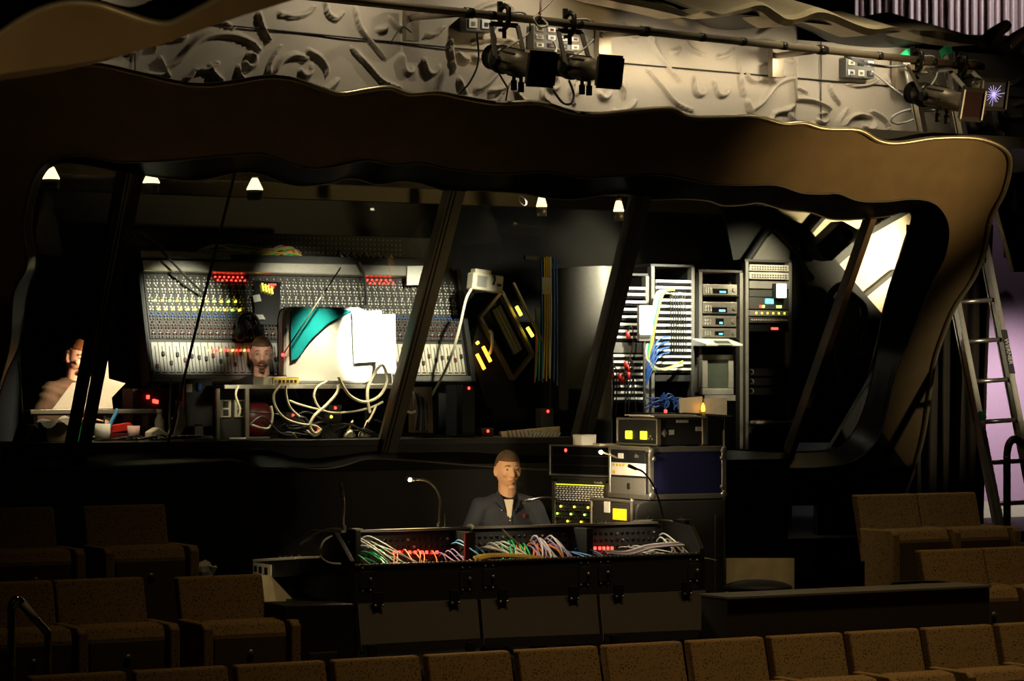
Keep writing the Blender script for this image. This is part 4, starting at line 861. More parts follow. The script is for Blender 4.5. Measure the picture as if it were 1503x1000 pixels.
# ================================================================== GOOSENECK LAMPS
def gooseneck(lb, pts, y, head, bulb=None, m='alu', r=.007, hl=.05):
    base = P(*pts[0], y); t = thing('gooseneck_lamp', lb, 'lamp', base)
    q = [P(a, b, y) for a, b in pts]
    bm = B(); tube(bm, cat(q, 8), r, 8); obj('flexible_neck', bm, m, t, world=True)
    bm = B(); tube(bm, [q[0] - UP * .03, q[0] + UP * .03], r * 1.9, 10); obj('plug', bm, 'black', t, world=True)
    e = q[-1]; d = (e - q[-2]).normalized()
    bm = B(); tube(bm, [e - d * .01, e + d * hl], r * 1.5, 10, r1=r * 1.9); hd = obj('lamp_head', bm, head, t, world=True)
    if bulb:
        bm = B(); ell(bm, e + d * (hl * .55) + FWD * -.012 - UP * .004, .0105, .0105, .0105, 12, 8); obj('bulb', bm, 'ebulb', hd, world=True, label='bright lit bulb')
    return t
gooseneck('lit gooseneck lamp arching left over the mixing console', [(644, 776), (645, 750), (646, 735), (640, 718), (626, 706), (608, 704)], -1.80, 'alud', True)
gooseneck('unlit gooseneck lamp standing upright at the left end of the console', [(505, 779), (504, 765), (505, 740), (503, 728)], -1.80, 'black', None, 'alu', .007, .07)
gooseneck('dark gooseneck lamp arching from the right console end toward the road case', [(974, 770), (970, 745), (960, 715), (945, 694), (932, 688)], -1.55, 'black', None, 'lamp', .006)
gooseneck('gooseneck lamp bending left in front of the shirt of the seated operator', [(851, 775), (846, 757), (832, 742), (812, 732), (795, 731), (776, 735)], -1.80, 'alu', None, 'alud', .006)
# ball on the rail
t = thing('ball_microphone', 'small white ball-headed microphone clipped at the left divider of the console', 'microphone', P(690, 790, -1.88))
bm = B(); ell(bm, P(690, 774, -1.88), .022, .022, .02, 16, 10); obj('ball_head', bm, 'white', t, world=True)
bm = B(); tube(bm, [P(688, 800, -1.88), P(689, 778, -1.88)], .009, 8); obj('stem', bm, 'alud', t, world=True)
cable('console_aerial', 'thin pale rod slanting up out of the middle console section', [P(762, 800, fy_ + .25), P(748, 788, fy_ + .22), P(737, 777, fy_ + .2)], .005, 'alud', None, 'rod')
cable('console_aerial', 'thin upright rod right of the lit gooseneck lamp', [P(653, 776, -1.84), P(653, 765, -1.84), P(653, 754, -1.84)], .003, 'alud', None, 'rod')
bm = B(); p = P(958, 769, -1.6); lathe(bm, [(.10, 0), (.13, .008), (.12, .02), (.02, .024)], 24, mat=Matrix.Translation(p)); tag(obj('tape_dish', bm, 'white', center=True), 'white round dish lying on the right end of the console', 'dish')
cable('coiled_cable', 'dark cable coiled on top of the low partition, right', [P(1340 + 35 * math.cos(a * .8) + a, 858 + 4 * math.sin(a * .8), -2.4 + .06 * math.sin(a * .8)) for a in range(26)], .008, 'cblack', None)
# ================================================================== OUTBOARD RACKS BEHIND THE CONSOLE
def yrack(name, lb, cat_, corner_px, y, rz, w, d, h, zb=None):
    # front faces local -x ; local origin at the near front bottom corner ; y runs along the front, x away from it
    p = P(*corner_px, y); z = p.z if zb is None else zb
    return thing(name, lb, cat_, (p.x, p.y, z), rz)
def rbox(t, nm, a, b, m, par=None, bevel=.003, label=None): bm = B(); box(bm, a, b); return obj(nm, bm, m, par or t, bevel=bevel, label=label)
# lower big moulded case (D)
RY = -1.25
zD = P(955, 735, RY).z
t = thing('rack_case', 'large grey moulded rack case with an amber display, standing right of the console', 'rack case', (P(933, 735, RY).x, RY, 0))
w_, dpt = .52, P(1064, 735, RY).x - t.location.x
bm = B(); prism(bm, [(0, 0, .02), (0, 0, zD - .06), (.02, 0, zD - .02), (.06, 0, zD - .003), (dpt, 0, zD - .003), (dpt, 0, .02)], (0, w_, 0)); obj('shell', bm, 'dark', t, bevel=.01)
bm = B(); box(bm, (-.02, .03, .3), (.01, w_ - .03, zD - .06)); fp = obj('front_panel', bm, 'dark', t)
rbox(t, 'unit_face', (-.03, .05, zD - .20), (-.018, w_ - .05, zD - .025), 'dark', fp); rbox(t, 'unit_face', (-.03, .05, zD - .40), (-.018, w_ - .05, zD - .22), 'alud', fp); rbox(t, 'unit_face', (-.03, .05, zD - .56), (-.018, w_ - .05, zD - .42), 'grey', fp)
rbox(t, 'amber_display', (-.036, .06, zD - .125), (-.028, .22, zD - .055), 'eamb', fp); rbox(t, 'amber_display', (-.036, .10, zD - .175), (-.028, .22, zD - .155), 'eled_o', fp); rbox(t, 'white_card', (-.036, .26, zD - .085), (-.028, .33, zD - .015), 'white', fp)
for k in range(4):
    bm = B(); lathe(bm, [(.014, 0), (.012, .015)], 10, mat=Matrix.Translation((-.03, .26 + .05 * k, zD - .15)) @ Matrix.Rotation(-PI / 2, 4, 'Y')); obj('knob', bm, 'black', fp)
bm = B(); tube(bm, cat([(-.02, .015, .3), (-.02, .015, zD - .05), (-.02, .05, zD - .01), (-.02, w_ - .05, zD - .01), (-.02, w_ - .015, zD - .05), (-.02, w_ - .015, .3)], 5), .012, 8); obj('rim', bm, 'alud', t)
for k in range(3): rbox(t, 'side_rib', (.08 + k * (dpt - .16) / 2, -.008, .1), (.10 + k * (dpt - .16) / 2, .0, zD - .1), 'dark', None, .004)
# blue flight case (B)
zB = P(955, 657, RY).z - zD; xB = P(953, 735, RY).x; dB = P(1066, 735, RY).x - xB
t = thing('flight_case', 'flight case with blue side panel and silver edging on top of the moulded rack case', 'flight case', (xB, RY, zD + .003)); w_ = .50
bm = B(); box(bm, (.02, .004, .01), (dB - .02, w_, zB - .01)); obj('shell', bm, 'navy', t)
bm = B(); e = .034
for z in (0, zB - e): box(bm, (0, -.004, z), (dB, .02, z + e)); box(bm, (0, w_ - .02, z), (dB, w_ + .004, z + e)); box(bm, (-.004, 0, z), (.02, w_, z + e))
for x in (0, dB - e): 
    for yy in (-.004, w_ - .02): box(bm, (x, yy, 0), (x + e, yy + .024, zB))
obj('edging', bm, 'alu', t, bevel=.004)
bm = B()
for x in (.02, dB - .02):
    for z in (.028, zB - .028): ell(bm, (x, -.004, z), .024, .010, .024, 12, 8)
    for z in (.075, zB - .075): ell(bm, (x + (.014 if x < .1 else -.014), -.003, z), .016, .010, .016, 10, 6)
obj('ball_corner', bm, 'alu', t)
bm = B(); box(bm, (.0, .035, .03), (.018, w_ - .035, zB - .03)); fp = obj('front_recess', bm, 'black', t)
for a, b, m in ((.72, .93, 'black'), (.44, .68, 'white'), (.08, .40, 'grey')):
    rbox(t, 'rack_unit', (-.006, .04, zB * a), (.006, w_ - .04, zB * b), m, fp)
for yy in (.36, .40, .32, .28): rbox(t, 'button', (-.014, yy, zB * .61), (-.005, yy + .022, zB * .66), 'yellow', fp, .002)
for yy in (.40,): rbox(t, 'button', (-.014, yy, zB * .46), (-.005, yy + .03, zB * .53), 'yellow', fp, .002)
rbox(t, 'label_card', (-.014, .30, zB * .76), (-.005, .36, zB * .86), 'white', fp); rbox(t, 'power_switch', (-.014, .22, zB * .18), (-.005, .25, zB * .30), 'black', fp)
text('lettering', 'dbx', .035, 'grey', fp, (-.0075, .14, zB * .82), (PI / 2, 0, -PI / 2))
# top case (C)
xC = P(964, 656, RY).x; dC = P(1038, 656, RY).x - xC; zC0 = zD + zB; zC = P(975, 616, RY).z - zC0
t = thing('rack_case', 'short black rack case with two lit yellow meters on top of the blue flight case', 'rack case', (xC, RY, zC0 + .008)); w_ = .50
bm = B(); box(bm, (.03, .01, .005), (dC - .03, w_ - .01, zC - .004)); obj('shell', bm, 'black', t, bevel=.008)
bm = B()
for x in (0, dC - .035): 
    box(bm, (x, 0, 0), (x + .035, .014, zC)); box(bm, (x, w_ - .014, 0), (x + .035, w_, zC)); box(bm, (x, 0, 0), (x + .035, w_, .014)); box(bm, (x, 0, zC - .014), (x + .035, w_, zC))
obj('edging', bm, 'alud', t, bevel=.006)
bm = B(); box(bm, (.01, .02, .018), (.028, w_ - .02, zC - .018)); fp = obj('front_panel', bm, 'black', t)
for yy in (.13, .31): rbox(t, 'meter', (.0, yy, zC * .22), (.012, yy + .075, zC * .52), 'elime', fp, .004)
bm = B()
for k in range(3): ell(bm, (.003, .06 + .02 * k, zC * (.25 + .1 * (k == 1))), .006, .008, .008, 8, 6)
obj('knob', bm, 'alu', fp)
rbox(t, 'tape_label', (dC * .40, .004, zC * .83), (dC * .64, .012, zC * .93), 'lgrey'); rbox(t, 'tape_label', (dC * .25, .006, zC * .4), (dC * .36, .012, zC * .58), 'lgrey'); rbox(t, 'tape_label', (dC * .78, .006, zC * .52), (dC * .92, .012, zC * .68), 'lgrey')
bm = B(); lathe(bm, [(.03, 0), (.02, .008)], 4, mat=Matrix.Translation((dC * .16, .01, zC * .45)) @ Matrix.Rotation(PI / 2, 4, 'X')); obj('diamond_badge', bm, 'grey', t)
zCt = zC0 + zC + .008
# papers on top
for k in range(3):
    bm = B(); a = Vector((xC + .04 - k * .02, RY + .05 + k * .015, zCt + .002 + k * .006))
    prism(bm, [a, a + Vector((.34, -.03 + .01 * k, 0)), a + Vector((.36, .30, .0)), a + Vector((.02, .34, .0))], (0, 0, .005))
    tag(obj('manual', bm, 'white', center=True), f'{["bottom", "middle", "topmost"][k]} paper of the pile on the case with yellow meters', 'paper', 'papers on the top case')
for k, (a, b, c, d) in enumerate((((997, 585), (1031, 582), (1031, 608), (998, 606)), ((1034, 585), (1067, 584), (1067, 611), (1034, 607)))):
    y = -.95; bm = B(); prism(bm, [P(*q, y) for q in (a, b, c, d)], (0, .012, 0))
    tag(obj('card_panel', bm, 'ccream', center=True), f'cream card flap of the small stand above the flight case, {"left" if k == 0 else "right"} of the pair', 'card', 'cream card flaps')
t = thing('mini_lamp', 'tiny amber lamp standing between the two cream card flaps', 'lamp', P(1032, 612, -1.0))
bm = B(); lathe(bm, [(.016, 0), (.014, .03), (.010, .034)], 12); obj('base', bm, 'yellow', t)
bm = B(); lathe(bm, [(.011, .034), (.014, .05), (.009, .075), (.002, .09)], 12); obj('flame_bulb', bm, 'eled_o', t)
t = thing('stand', 'slim metal stand holding the cream card flaps behind the flight case', 'stand', (P(1062, 655, -.9).x, -.9, 0))
bm = B(); tube(bm, [(0, 0, .02), (0, 0, P(1062, 606, -.9).z)], .009, 8); obj('pole', bm, 'alud', t)
bm = B(); lathe(bm, [(.16, 0), (.16, .015), (.03, .03)], 20); obj('base', bm, 'black', t)
bm = B(); a, b = P(1000, 607, -.93), P(1066, 611, -.93); bar(bm, a, b, .14, .012); obj('ledge', bm, 'dark', t, world=True)
# EQ rack tower, and the LED rack on it
EY = -.68; rz = rad(14)
def erack(lb, nm, px, py, zb, w, d, h): 
    p = P(px, py, EY); return thing(nm, lb, 'rack case', (p.x, p.y, zb), rz)
zE = P(870, 702, EY).z
t = erack('tall black rack case with rows of equalizer knobs, right of the seated operator', 'rack_case', 900, 700, 0, 0, 0, 0); w_ = .56
bm = B(); prism(bm, [(0, 0, .02), (0, 0, zE - .07), (.03, 0, zE - .02), (.08, 0, zE), (.55, 0, zE), (.55, 0, .02)], (0, w_, 0)); obj('shell', bm, 'dark', t, bevel=.01)
for yy in (.012, w_ - .045): rbox(t, 'rim_post', (-.03, yy, .2), (.01, yy + .03, zE - .04), 'alud')
rbox(t, 'rim_post', (-.03, .012, zE - .02), (.01, w_ - .015, zE - .004), 'dark')
bm = B(); box(bm, (-.015, .05, .3), (.004, w_ - .05, zE - .02)); fp = obj('front_panel', bm, 'dark', t)
text('lettering', 'Yorkville', .022, 'lgrey', fp, (-.017, .12, zE - .036), (PI / 2, 0, -PI / 2))
ef = .46
rbox(t, 'eq_face', (-.022, .055, zE - .162), (-.014, .055 + ef, zE - .052), 'lamp', fp); rbox(t, 'strip_light', (-.026, .06, zE - .058), (-.02, .05 + ef, zE - .052), 'elime', fp)
bm = B()
for i in range(15):
    for j in range(7): box(bm, (-.034, .066 + i * .030 + .008 * (j % 2), zE - .158 + j * .0142), (-.02, .076 + i * .030 + .008 * (j % 2), zE - .150 + j * .0142))
obj('slider_caps', bm, 'white', fp)
for j in range(4):
    z0_ = zE - .210 - j * .048
    rbox(t, 'unit_face', (-.022, .055, z0_), (-.014, .055 + ef, z0_ + .042), 'alud', fp); bm = B(); bm2 = B()
    for i in range(14):
        mtx = Matrix.Translation((-.02, .075 + i * .032, z0_ + .028)) @ Matrix.Rotation(-PI / 2, 4, 'Y'); lathe(bm, [(.009, 0), (.007, .016)], 8, mat=mtx)
        if i % 4 == j % 4 or (j == 3 and i % 3 == 0): ell(bm2, (-.026, .08 + i * .032, z0_ + .010), .007, .006, .007, 8, 6)
    obj('knob_row', bm, 'black', fp); obj('light_row', bm2, ['eled_y', 'eled_g', 'eled_y', 'eled_r'][j], fp)
zL = P(870, 655, EY).z - zE
t = erack('slim black rack with thin silver edging and a red light, on the equalizer rack', 'rack_case', 901, 700, zE, 0, 0, 0)
bm = B(); box(bm, (.0, 0, 0), (.5, .60, zL)); obj('shell', bm, 'black', t, bevel=.004)
bm = B(); e = .012
for z in (0, zL - e): box(bm, (-.006, -.004, z), (.012, .604, z + e)); box(bm, (0, -.006, z), (.5, .006, z + e))
for yy in (-.004, .604 - e): box(bm, (-.006, yy, 0), (.012, yy + e, zL))
obj('edging', bm, 'alu', t, bevel=.002)
bm = B(); ell(bm, (-.006, .44, zL * .82), .010, .012, .012, 10, 8); obj('red_light', bm, 'eled_r', t)
for j in range(3): rbox(t, 'unit_face', (-.008, .03, zL * (.08 + .3 * j)), (.004, .57, zL * (.34 + .3 * j)), 'gloss')
zLt = zE + zL
p = P(882, 664, -1.2); t = thing('gooseneck_lamp', 'lit gooseneck lamp shining in front of the slim rack with the red light', 'lamp', P(905, 672, -1.2))
bm = B(); q = cat([P(905, 672, -1.2), P(898, 669, -1.24), P(890, 666, -1.26), P(884, 664, -1.3)], 5); tube(bm, q, .006, 8); obj('flexible_neck', bm, 'alud', t, world=True)
bm = B(); tube(bm, [q[-1], q[-1] + Vector((-.03, 0, .004))], .010, 10); hd = obj('lamp_head', bm, 'alud', t, world=True)
bm = B(); ell(bm, P(882, 664, -1.315), .0115, .0115, .0115, 12, 8); obj('bulb', bm, 'ebulb', hd, world=True, label='bright lit bulb')
bm = B(); p = P(860, 646, -.45); box(bm, (p.x - .06, -.50, zLt), (p.x + .05, -.38, zLt + .07)); tag(obj('white_box', bm, 'white', center=True, bevel=.004), 'small white box on the slim rack with the red light', 'box')
bm = B(); p = P(893, 650, -.6); prism(bm, [(p.x - .08, -.62, zLt), (p.x + .06, -.65, zLt), (p.x + .1, -.52, zLt), (p.x - .06, -.5, zLt)], (0, 0, .012)); tag(obj('notebook', bm, 'cream', center=True), 'cream notebook lying beside the white box on the slim rack', 'notebook')
# dark cover thrown behind: right case block beside moulded case
# ================================================================== BOOTH INTERIOR
def rboxw(t, nm, a, b, m, bevel=.003, label=None, par=None): bm = B(); box(bm, a, b); return obj(nm, bm, m, par or t, world=True, bevel=bevel, label=label)
# ---- counter along the window
CZ = 1.36
ct = thing('counter', 'black counter running along inside the booth window', 'counter', (P(-20, 640, .85).x, .8, .6))
xe0, xe1 = P(-40, 640, .85).x, P(835, 650, .85).x
rboxw(ct, 'worktop', (xe0, .70, CZ - .04), (xe1, 1.38, CZ), 'dark'); rboxw(ct, 'front_panel', (xe0, .72, .6), (xe1, .76, CZ - .04), 'black')
for x in (xe0 + .1, (xe0 + xe1) / 2, xe1 - .1): rboxw(ct, 'support', (x - .03, .76, .6), (x + .03, 1.34, CZ - .04), 'black')
# ---- reader's shelf (silver edge)
SZ = P(120, 602, 1.42).z
rs = thing('raised_shelf', 'narrow raised shelf with silver edge in front of the man reading', 'shelf', (P(44, 602, 1.42).x, 1.42, .6))
a, b = P(44, 602, 1.42).x, P(232, 602, 1.42).x
rboxw(rs, 'shelf_board', (a, 1.42, SZ - .035), (b, 1.60, SZ), 'dark'); rboxw(rs, 'silver_edge', (a, 1.405, SZ - .025), (b, 1.42, SZ + .004), 'alu')
for x in (a + .03, b - .06): rboxw(rs, 'leg', (x, 1.44, .6), (x + .03, 1.58, SZ - .035), 'black')
def on_counter(px, y): return Vector((P(px, 630, y).x, y, CZ))
# things on the left counter
p = on_counter(150, .98); t = thing('mug', 'white mug holding a pen and a blue toothbrush-like handle, left counter', 'mug', p)
bm = B(); lathe(bm, [(.03, .0), (.05, .004), (.053, .05), (.054, .115), (.049, .115), (.047, .02), (.01, .012)], 24); bm2 = obj('cup', bm, 'white', t)
bm = B(); tube(bm, cat([(-.05, 0, .09), (-.08, 0, .095), (-.094, 0, .065), (-.08, 0, .035), (-.05, 0, .03)], 6), .007, 8); obj('handle', bm, 'white', t)
t2 = thing('pen', 'dark pen leaning in the white mug', 'pen', p + Vector((.0, 0, .02)))
bm = B(); tube(bm, [(.0, 0, 0), (.02, .01, .13), (.022, .011, .145)], .005, 8); obj('barrel', bm, 'black', t2)
t2 = thing('blue_handle', 'light blue handle sticking out of the white mug', 'brush', p + Vector((.02, 0, .02)))
bm = B(); tube(bm, cat([(0, .015, 0), (.045, .015, .1), (.075, .015, .155), (.09, .015, .19)], 5), .012, 10, radii=None); obj('grip', bm, 'skyblue', t2)
bm = B(); q = on_counter(84, 1.0); box(bm, (q.x - .10, .92, CZ), (q.x + .09, 1.08, CZ + .125)); tag(obj('cardboard_box', bm, 'ply', center=True, bevel=.004), 'brown box under a white tissue on the left counter', 'box')
bm = B(); top = [(q.x - .14, .90, CZ + .13), (q.x - .05, .88, CZ + .145), (q.x + .05, .89, CZ + .155), (q.x + .12, .92, CZ + .13)]
ribbon(bm, cat(top, 4), [v + Vector((.02, .16, .015 * math.sin(i))) for i, v in enumerate(cat(top, 4))]); ribbon(bm, cat(top, 4), [v + Vector((-.01, -.012, -.05 * abs(math.sin(i * .6)))) for i, v in enumerate(cat(top, 4))])
tag(obj('tissue', bm, 'white', center=True), 'bright white tissue draped over the brown box', 'tissue')
bm = B(); q = on_counter(110, 1.05); box(bm, (q.x - .045, 1.0, CZ), (q.x + .03, 1.06, CZ + .10)); tag(obj('green_carton', bm, 'green', center=True, bevel=.004), 'small green carton between the brown box and the mug', 'carton')
q = on_counter(196, .98); t = thing('paper_cup', 'pink patterned paper cup right of the white mug', 'cup', q)
bm = B(); lathe(bm, [(.032, 0), (.042, .10), (.039, .10), (.03, .006)], 20); obj('cup', bm, 'pink', t)
bm = B(); lathe(bm, [(.0345, .02), (.0415, .09)], 20); bm.free()
q = on_counter(178, 1.12); t = thing('stapler', 'red stapler on the left counter behind the pink cup', 'stapler', q, .3)
bm = B(); prism(bm, [(-.10, -.02, .05), (.08, -.02, .07), (.10, -.02, .09), (.06, -.02, .12), (-.10, -.02, .10)], (0, .04, 0)); obj('arm', bm, 'red', t, bevel=.006)
bm = B(); box(bm, (-.10, -.022, 0), (.10, .022, .05)); obj('base', bm, 'redd', t, bevel=.004)
q = on_counter(228, 1.0); t = thing('power_adapter', 'beige power adapter lying on the counter next to the black post', 'adapter', q, .4)
bm = B(); prism(bm, [(-.07, -.03, 0), (.09, -.03, 0), (.09, -.03, .05), (.0, -.03, .09), (-.07, -.03, .06)], (0, .06, 0)); obj('shell', bm, 'cream', t, bevel=.01)
bm = B(); tube(bm, cat([(.09, 0, .03), (.14, .02, .05), (.16, .0, .12), (.13, -.02, .15)], 5), .006, 6); obj('cord', bm, 'ccream', t)
q = on_counter(234, 1.15); t = thing('bottle', 'small clear bottle with cream cap beside the beige adapter', 'bottle', q)
bm = B(); lathe(bm, [(.03, 0), (.032, .02), (.032, .13), (.016, .165), (.016, .18)], 18); obj('body', bm, 'lgrey', t); bm = B(); lathe(bm, [(.018, .18), (.018, .205)], 14); obj('cap', bm, 'cream', t)
q = on_counter(34, 1.05); t = thing('microphone_stand', 'thin pale upright aerial on a dark wedge base at the far left', 'aerial', q)
bm = B(); prism(bm, [(-.06, -.05, 0), (.12, -.05, 0), (.07, -.05, .11), (-.02, -.05, .12)], (0, .1, 0)); obj('wedge_base', bm, 'dark', t, bevel=.006)
bm = B(); tube(bm, [(0, 0, .11), (-.02, 0, .40), (-.035, 0, .52)], .007, 8, r1=.005); obj('mast', bm, 'alud', t)
q = P(231, 580, 1.5); t = thing('aerial', 'thin pale rod standing beside two red lights behind the counter', 'aerial', (q.x, 1.5, CZ)); t.location.y = 1.3
bm = B(); tube(bm, [(0, 0, 0), (.02, 0, .42)], .008, 8); obj('mast', bm, 'lgrey', t); bm = B(); lathe(bm, [(.05, 0), (.05, .02)], 14); obj('base', bm, 'black', t)
t = thing('network_switch', 'black box with three small red lights behind the left counter', 'switch box', (P(205, 590, 1.62).x, 1.62, .6))
zz = P(220, 588, 1.62).z; bm = B(); box(bm, (-.05, 0, 0), (.35, .2, zz - .6 + .08)); obj('shell', bm, 'black', t)
for px, py in ((217, 583), (226, 589), (230, 590)): led(t, px, py, 1.615, 'eled_r', .010)
g = 'cables on the left counter'
for k in range(7):
    a = on_counter(150 + k * 12, .86); cable('cable', 'black cable trailing along the left counter in front of the mug', [a + Vector((0, .02, .012)), a + Vector((.10, -.04, .02 + .01 * (k % 3))), a + Vector((.22, .05, .015)), a + Vector((.35, .0, .03))], .007, 'cblack', g)
# ---- equipment shelf with silver frame
TZ = P(440, 566, 1.12).z; sx0, sx1 = P(318, 566, 1.12).x, P(566, 570, 1.12).x
sh = thing('equipment_shelf', 'silver framed shelf unit carrying the computer monitor, full of tangled cables', 'shelf', (sx0, 1.1, CZ))
rboxw(sh, 'top_board', (sx0, 1.0, TZ - .02), (sx1, 1.42, TZ), 'black')
rboxw(sh, 'edge_strip', (sx0, .985, TZ - .022), (sx1, 1.0, TZ + .006), 'alu')
for px in (319, 362):
    x = P(px, 590, 1.0).x; rboxw(sh, 'upright', (x - .012, .985, CZ), (x + .014, 1.01, TZ - .02), 'alud')
for x in (sx0, sx1 - .03): rboxw(sh, 'upright', (x, 1.38, CZ), (x + .03, 1.41, TZ - .02), 'black')
x = P(362, 590, 1.0).x; rboxw(sh, 'lower_rail', (x, .985, CZ), (P(395, 590, 1.0).x, 1.01, CZ + .02), 'alud')
ob = thing('outlet_panel', 'pair of cream double outlets inside the shelf unit', 'outlet', (P(342, 600, 1.2).x, 1.2, CZ))
rboxw(ob, 'back_box', (P(322, 600, 1.2).x, 1.2, CZ), (P(362, 600, 1.2).x, 1.36, TZ - .03), 'dark')
for px in (331, 352):
    a, b = P(px - 8, 587, 1.19), P(px + 8, 613, 1.19); pl_ = rboxw(ob, 'outlet', (a.x, 1.185, b.z), (b.x, 1.2, a.z), 'cream', .004)
    for f in (.27, .73):
        z = b.z + (a.z - b.z) * f; rboxw(ob, 'socket_hole', (a.x + .02, 1.18, z - .022), (b.x - .02, 1.186, z + .022), 'dark', .003, par=pl_)
a, b = P(322, 618, 1.05), P(330, 620, 1.05)
q = P(395, 557, 1.08); t = thing('network_hub', 'beige network hub with a row of ports on the shelf beside the monitor', 'network hub', (P(387, 563, 1.06).x, 1.06, TZ))
w_ = P(439, 563, 1.06).x - P(387, 563, 1.06).x; hh = .06
bm = B(); box(bm, (0, 0, 0), (w_, .18, hh)); obj('shell', bm, 'cream', t, bevel=.004)
bm = B(); box(bm, (w_ * .26, -.006, .012), (w_ * .98, .002, hh - .008)); pp = obj('port_panel', bm, 'yellow', t)
for k in range(6): rbox(t, 'port', (w_ * (.30 + .11 * k), -.010, .018), (w_ * (.37 + .11 * k), -.004, hh - .022), 'black' if k else 'blue', pp, .001)
# ---- computer monitor (all-in-one with teal shell)
m0, m1 = P(414, 554, 1.08), P(546, 552, 1.08); mw = m1.x - m0.x; mh = P(430, 453, 1.08).z - TZ
im = thing('desktop_computer', 'rounded teal and milky white desktop computer standing on the silver framed shelf', 'computer', (m0.x, 1.06, TZ + .012))
prof = [(0, 0.06), (.02, .015), (.06, 0), (mw - .05, 0), (mw - .01, .03), (mw, .1), (mw, mh - .10), (mw - .03, mh - .03), (mw - .10, mh), (.05, mh), (.015, mh - .025), (0, mh - .08)]
bm = B(); prism(bm, [(x, .0, z) for x, z in prof], (0, .10, 0)); 
obj('shell_face', bm, 'shell', im, bevel=.02)
bm = B(); A = [bm.verts.new((x, .10, z)) for x, z in prof]; C = [bm.verts.new((mw / 2 + (x - mw / 2) * .5, .34, mh * .42 + (z - mh * .5) * .5)) for x, z in prof]
for i in range(len(A)): bm.faces.new((A[i], A[(i + 1) % len(A)], C[(i + 1) % len(A)], C[i]))
bm.faces.new(C); obj('rear_shell', bm, 'teal', im, smooth=False)
tz = mh
bm = B(); prism(bm, cat([(.055, -.012, mh * .30), (.05, -.012, mh * .60), (.052, -.012, mh * .93)], 3) + cat([(.085, -.012, mh * .975), (.25, -.012, mh * .985), (mw * .76, -.012, mh * .96)], 3) + cat([(mw * .50, -.012, mh * .80), (mw * .30, -.012, mh * .58), (.10, -.012, mh * .33)], 3), (0, .014, 0)); obj('teal_panel', bm, 'teal', im, label='glossy teal translucent panel with curved lower edge')
bm = B(); ell(bm, (.022, -.003, mh * .70), .009, .006, .020, 10, 8); obj('side_button', bm, 'skyblue', im)
bm = B(); ell(bm, (mw * .80, -.006, mh * .62), .012, .006, .030, 10, 8); obj('badge', bm, 'skyblue', im, label='small blue oval badge')
bm = B(); prism(bm, [(.06, .02, -.012), (mw - .05, .02, -.012), (mw - .05, .02, .0), (.06, .02, .0)], (0, .24, 0)); obj('foot', bm, 'shell', im)
# white papers to the right of it, standing against a document holder
for k, (quad, y, m, lb) in enumerate(((((517, 457), (560, 456), (560, 530), (520, 533)), 1.04, 'white', 'bright white sheet of paper propped at the right side of the teal computer'),
    (((545, 462), (580, 461), (582, 548), (548, 548)), 1.12, 'white', 'second white sheet propped behind the bright one near the window post'))):
    bm = B(); prism(bm, [P(a, b, y) for a, b in quad], (0, .006, 0)); tag(obj('paper_sheet', bm, m, center=True), lb, 'paper')
t = thing('document_holder', 'pale holder behind the two propped white sheets on the shelf', 'holder', (P(552, 560, 1.2).x, 1.2, TZ))
zt2 = P(552, 470, 1.2).z - TZ
bm = B(); prism(bm, [(-.14, 0, .01), (.13, 0, .01), (.13, .06, zt2), (-.14, .06, zt2)], (0, .012, 0)); obj('back_plate', bm, 'lgrey', t)
bm = B(); box(bm, (-.14, -.12, 0), (.13, .08, .012)); obj('base', bm, 'lgrey', t)
# ---- big mixing desk, a reflection built as a solid, tilted steeply
DY = 1.85
bl, br_ = P(226, 553, DY), P(684, 553, DY); DW = br_.x - bl.x; lean = math.atan(.30); DH = (P(300, 372, DY + .25).z - bl.z) / math.cos(lean)
dk = thing('reflected_desk', 'reflection of a huge mixing desk, built solid behind the computer, covered in knobs and faders', 'mixing desk', bl, rot=(-lean, 0, 0))
rbox(dk, 'chassis', (-.03, .0, -.03), (DW + .02, .10, DH), 'dark')
rbox(dk, 'armrest', (-.03, -.05, -.05), (DW + .02, .02, -.005), 'grey', None, .01)
bm = B(); bar(bm, (-.02, -.035, DH * .87), (DW * .9, -.035, DH * .87), .07, .085); obj('meter_hood', bm, 'alu', dk, bevel=.01, label='long silver hood along the top of the desk')
bm = B(); bar(bm, (-.02, -.03, DH * .965), (DW * .27, -.03, DH * .965), .05, .06); obj('meter_hood', bm, 'alu', dk, bevel=.01, label='short upper silver bar at the left end of the desk')
rbox(dk, 'side_cheek', (-.05, -.05, -.05), (-.03, .12, DH * .95), 'black'); rbox(dk, 'side_cheek', (DW + .02, -.05, -.05), (DW + .055, .12, DH * .9), 'dark')
bm = B(); 
for x in (.2, DW / 2, DW - .2): prism(bm, [(x, .05, -.05), (x + .06, .05, -.05), (x + .06, .05, -.05 - (bl.z - .6)), (x, .05, -.05 - (bl.z - .6))], (0, .3, 0))
stnd = obj('stand', bm, 'black', dk); stnd.data.transform(Matrix.Rotation(lean, 4, 'X'))
NS = 46; sw = DW / NS
rowm = [('white', 8), ('lgrey', 0), ('white', 8), ('lgrey', 0), ('white', 8), ('white', 8), ('lgrey', 0), ('eled_g', 3), ('skyblue', 2), ('redd', 0), ('grey', 1), ('redd', 0), ('white', 8)]
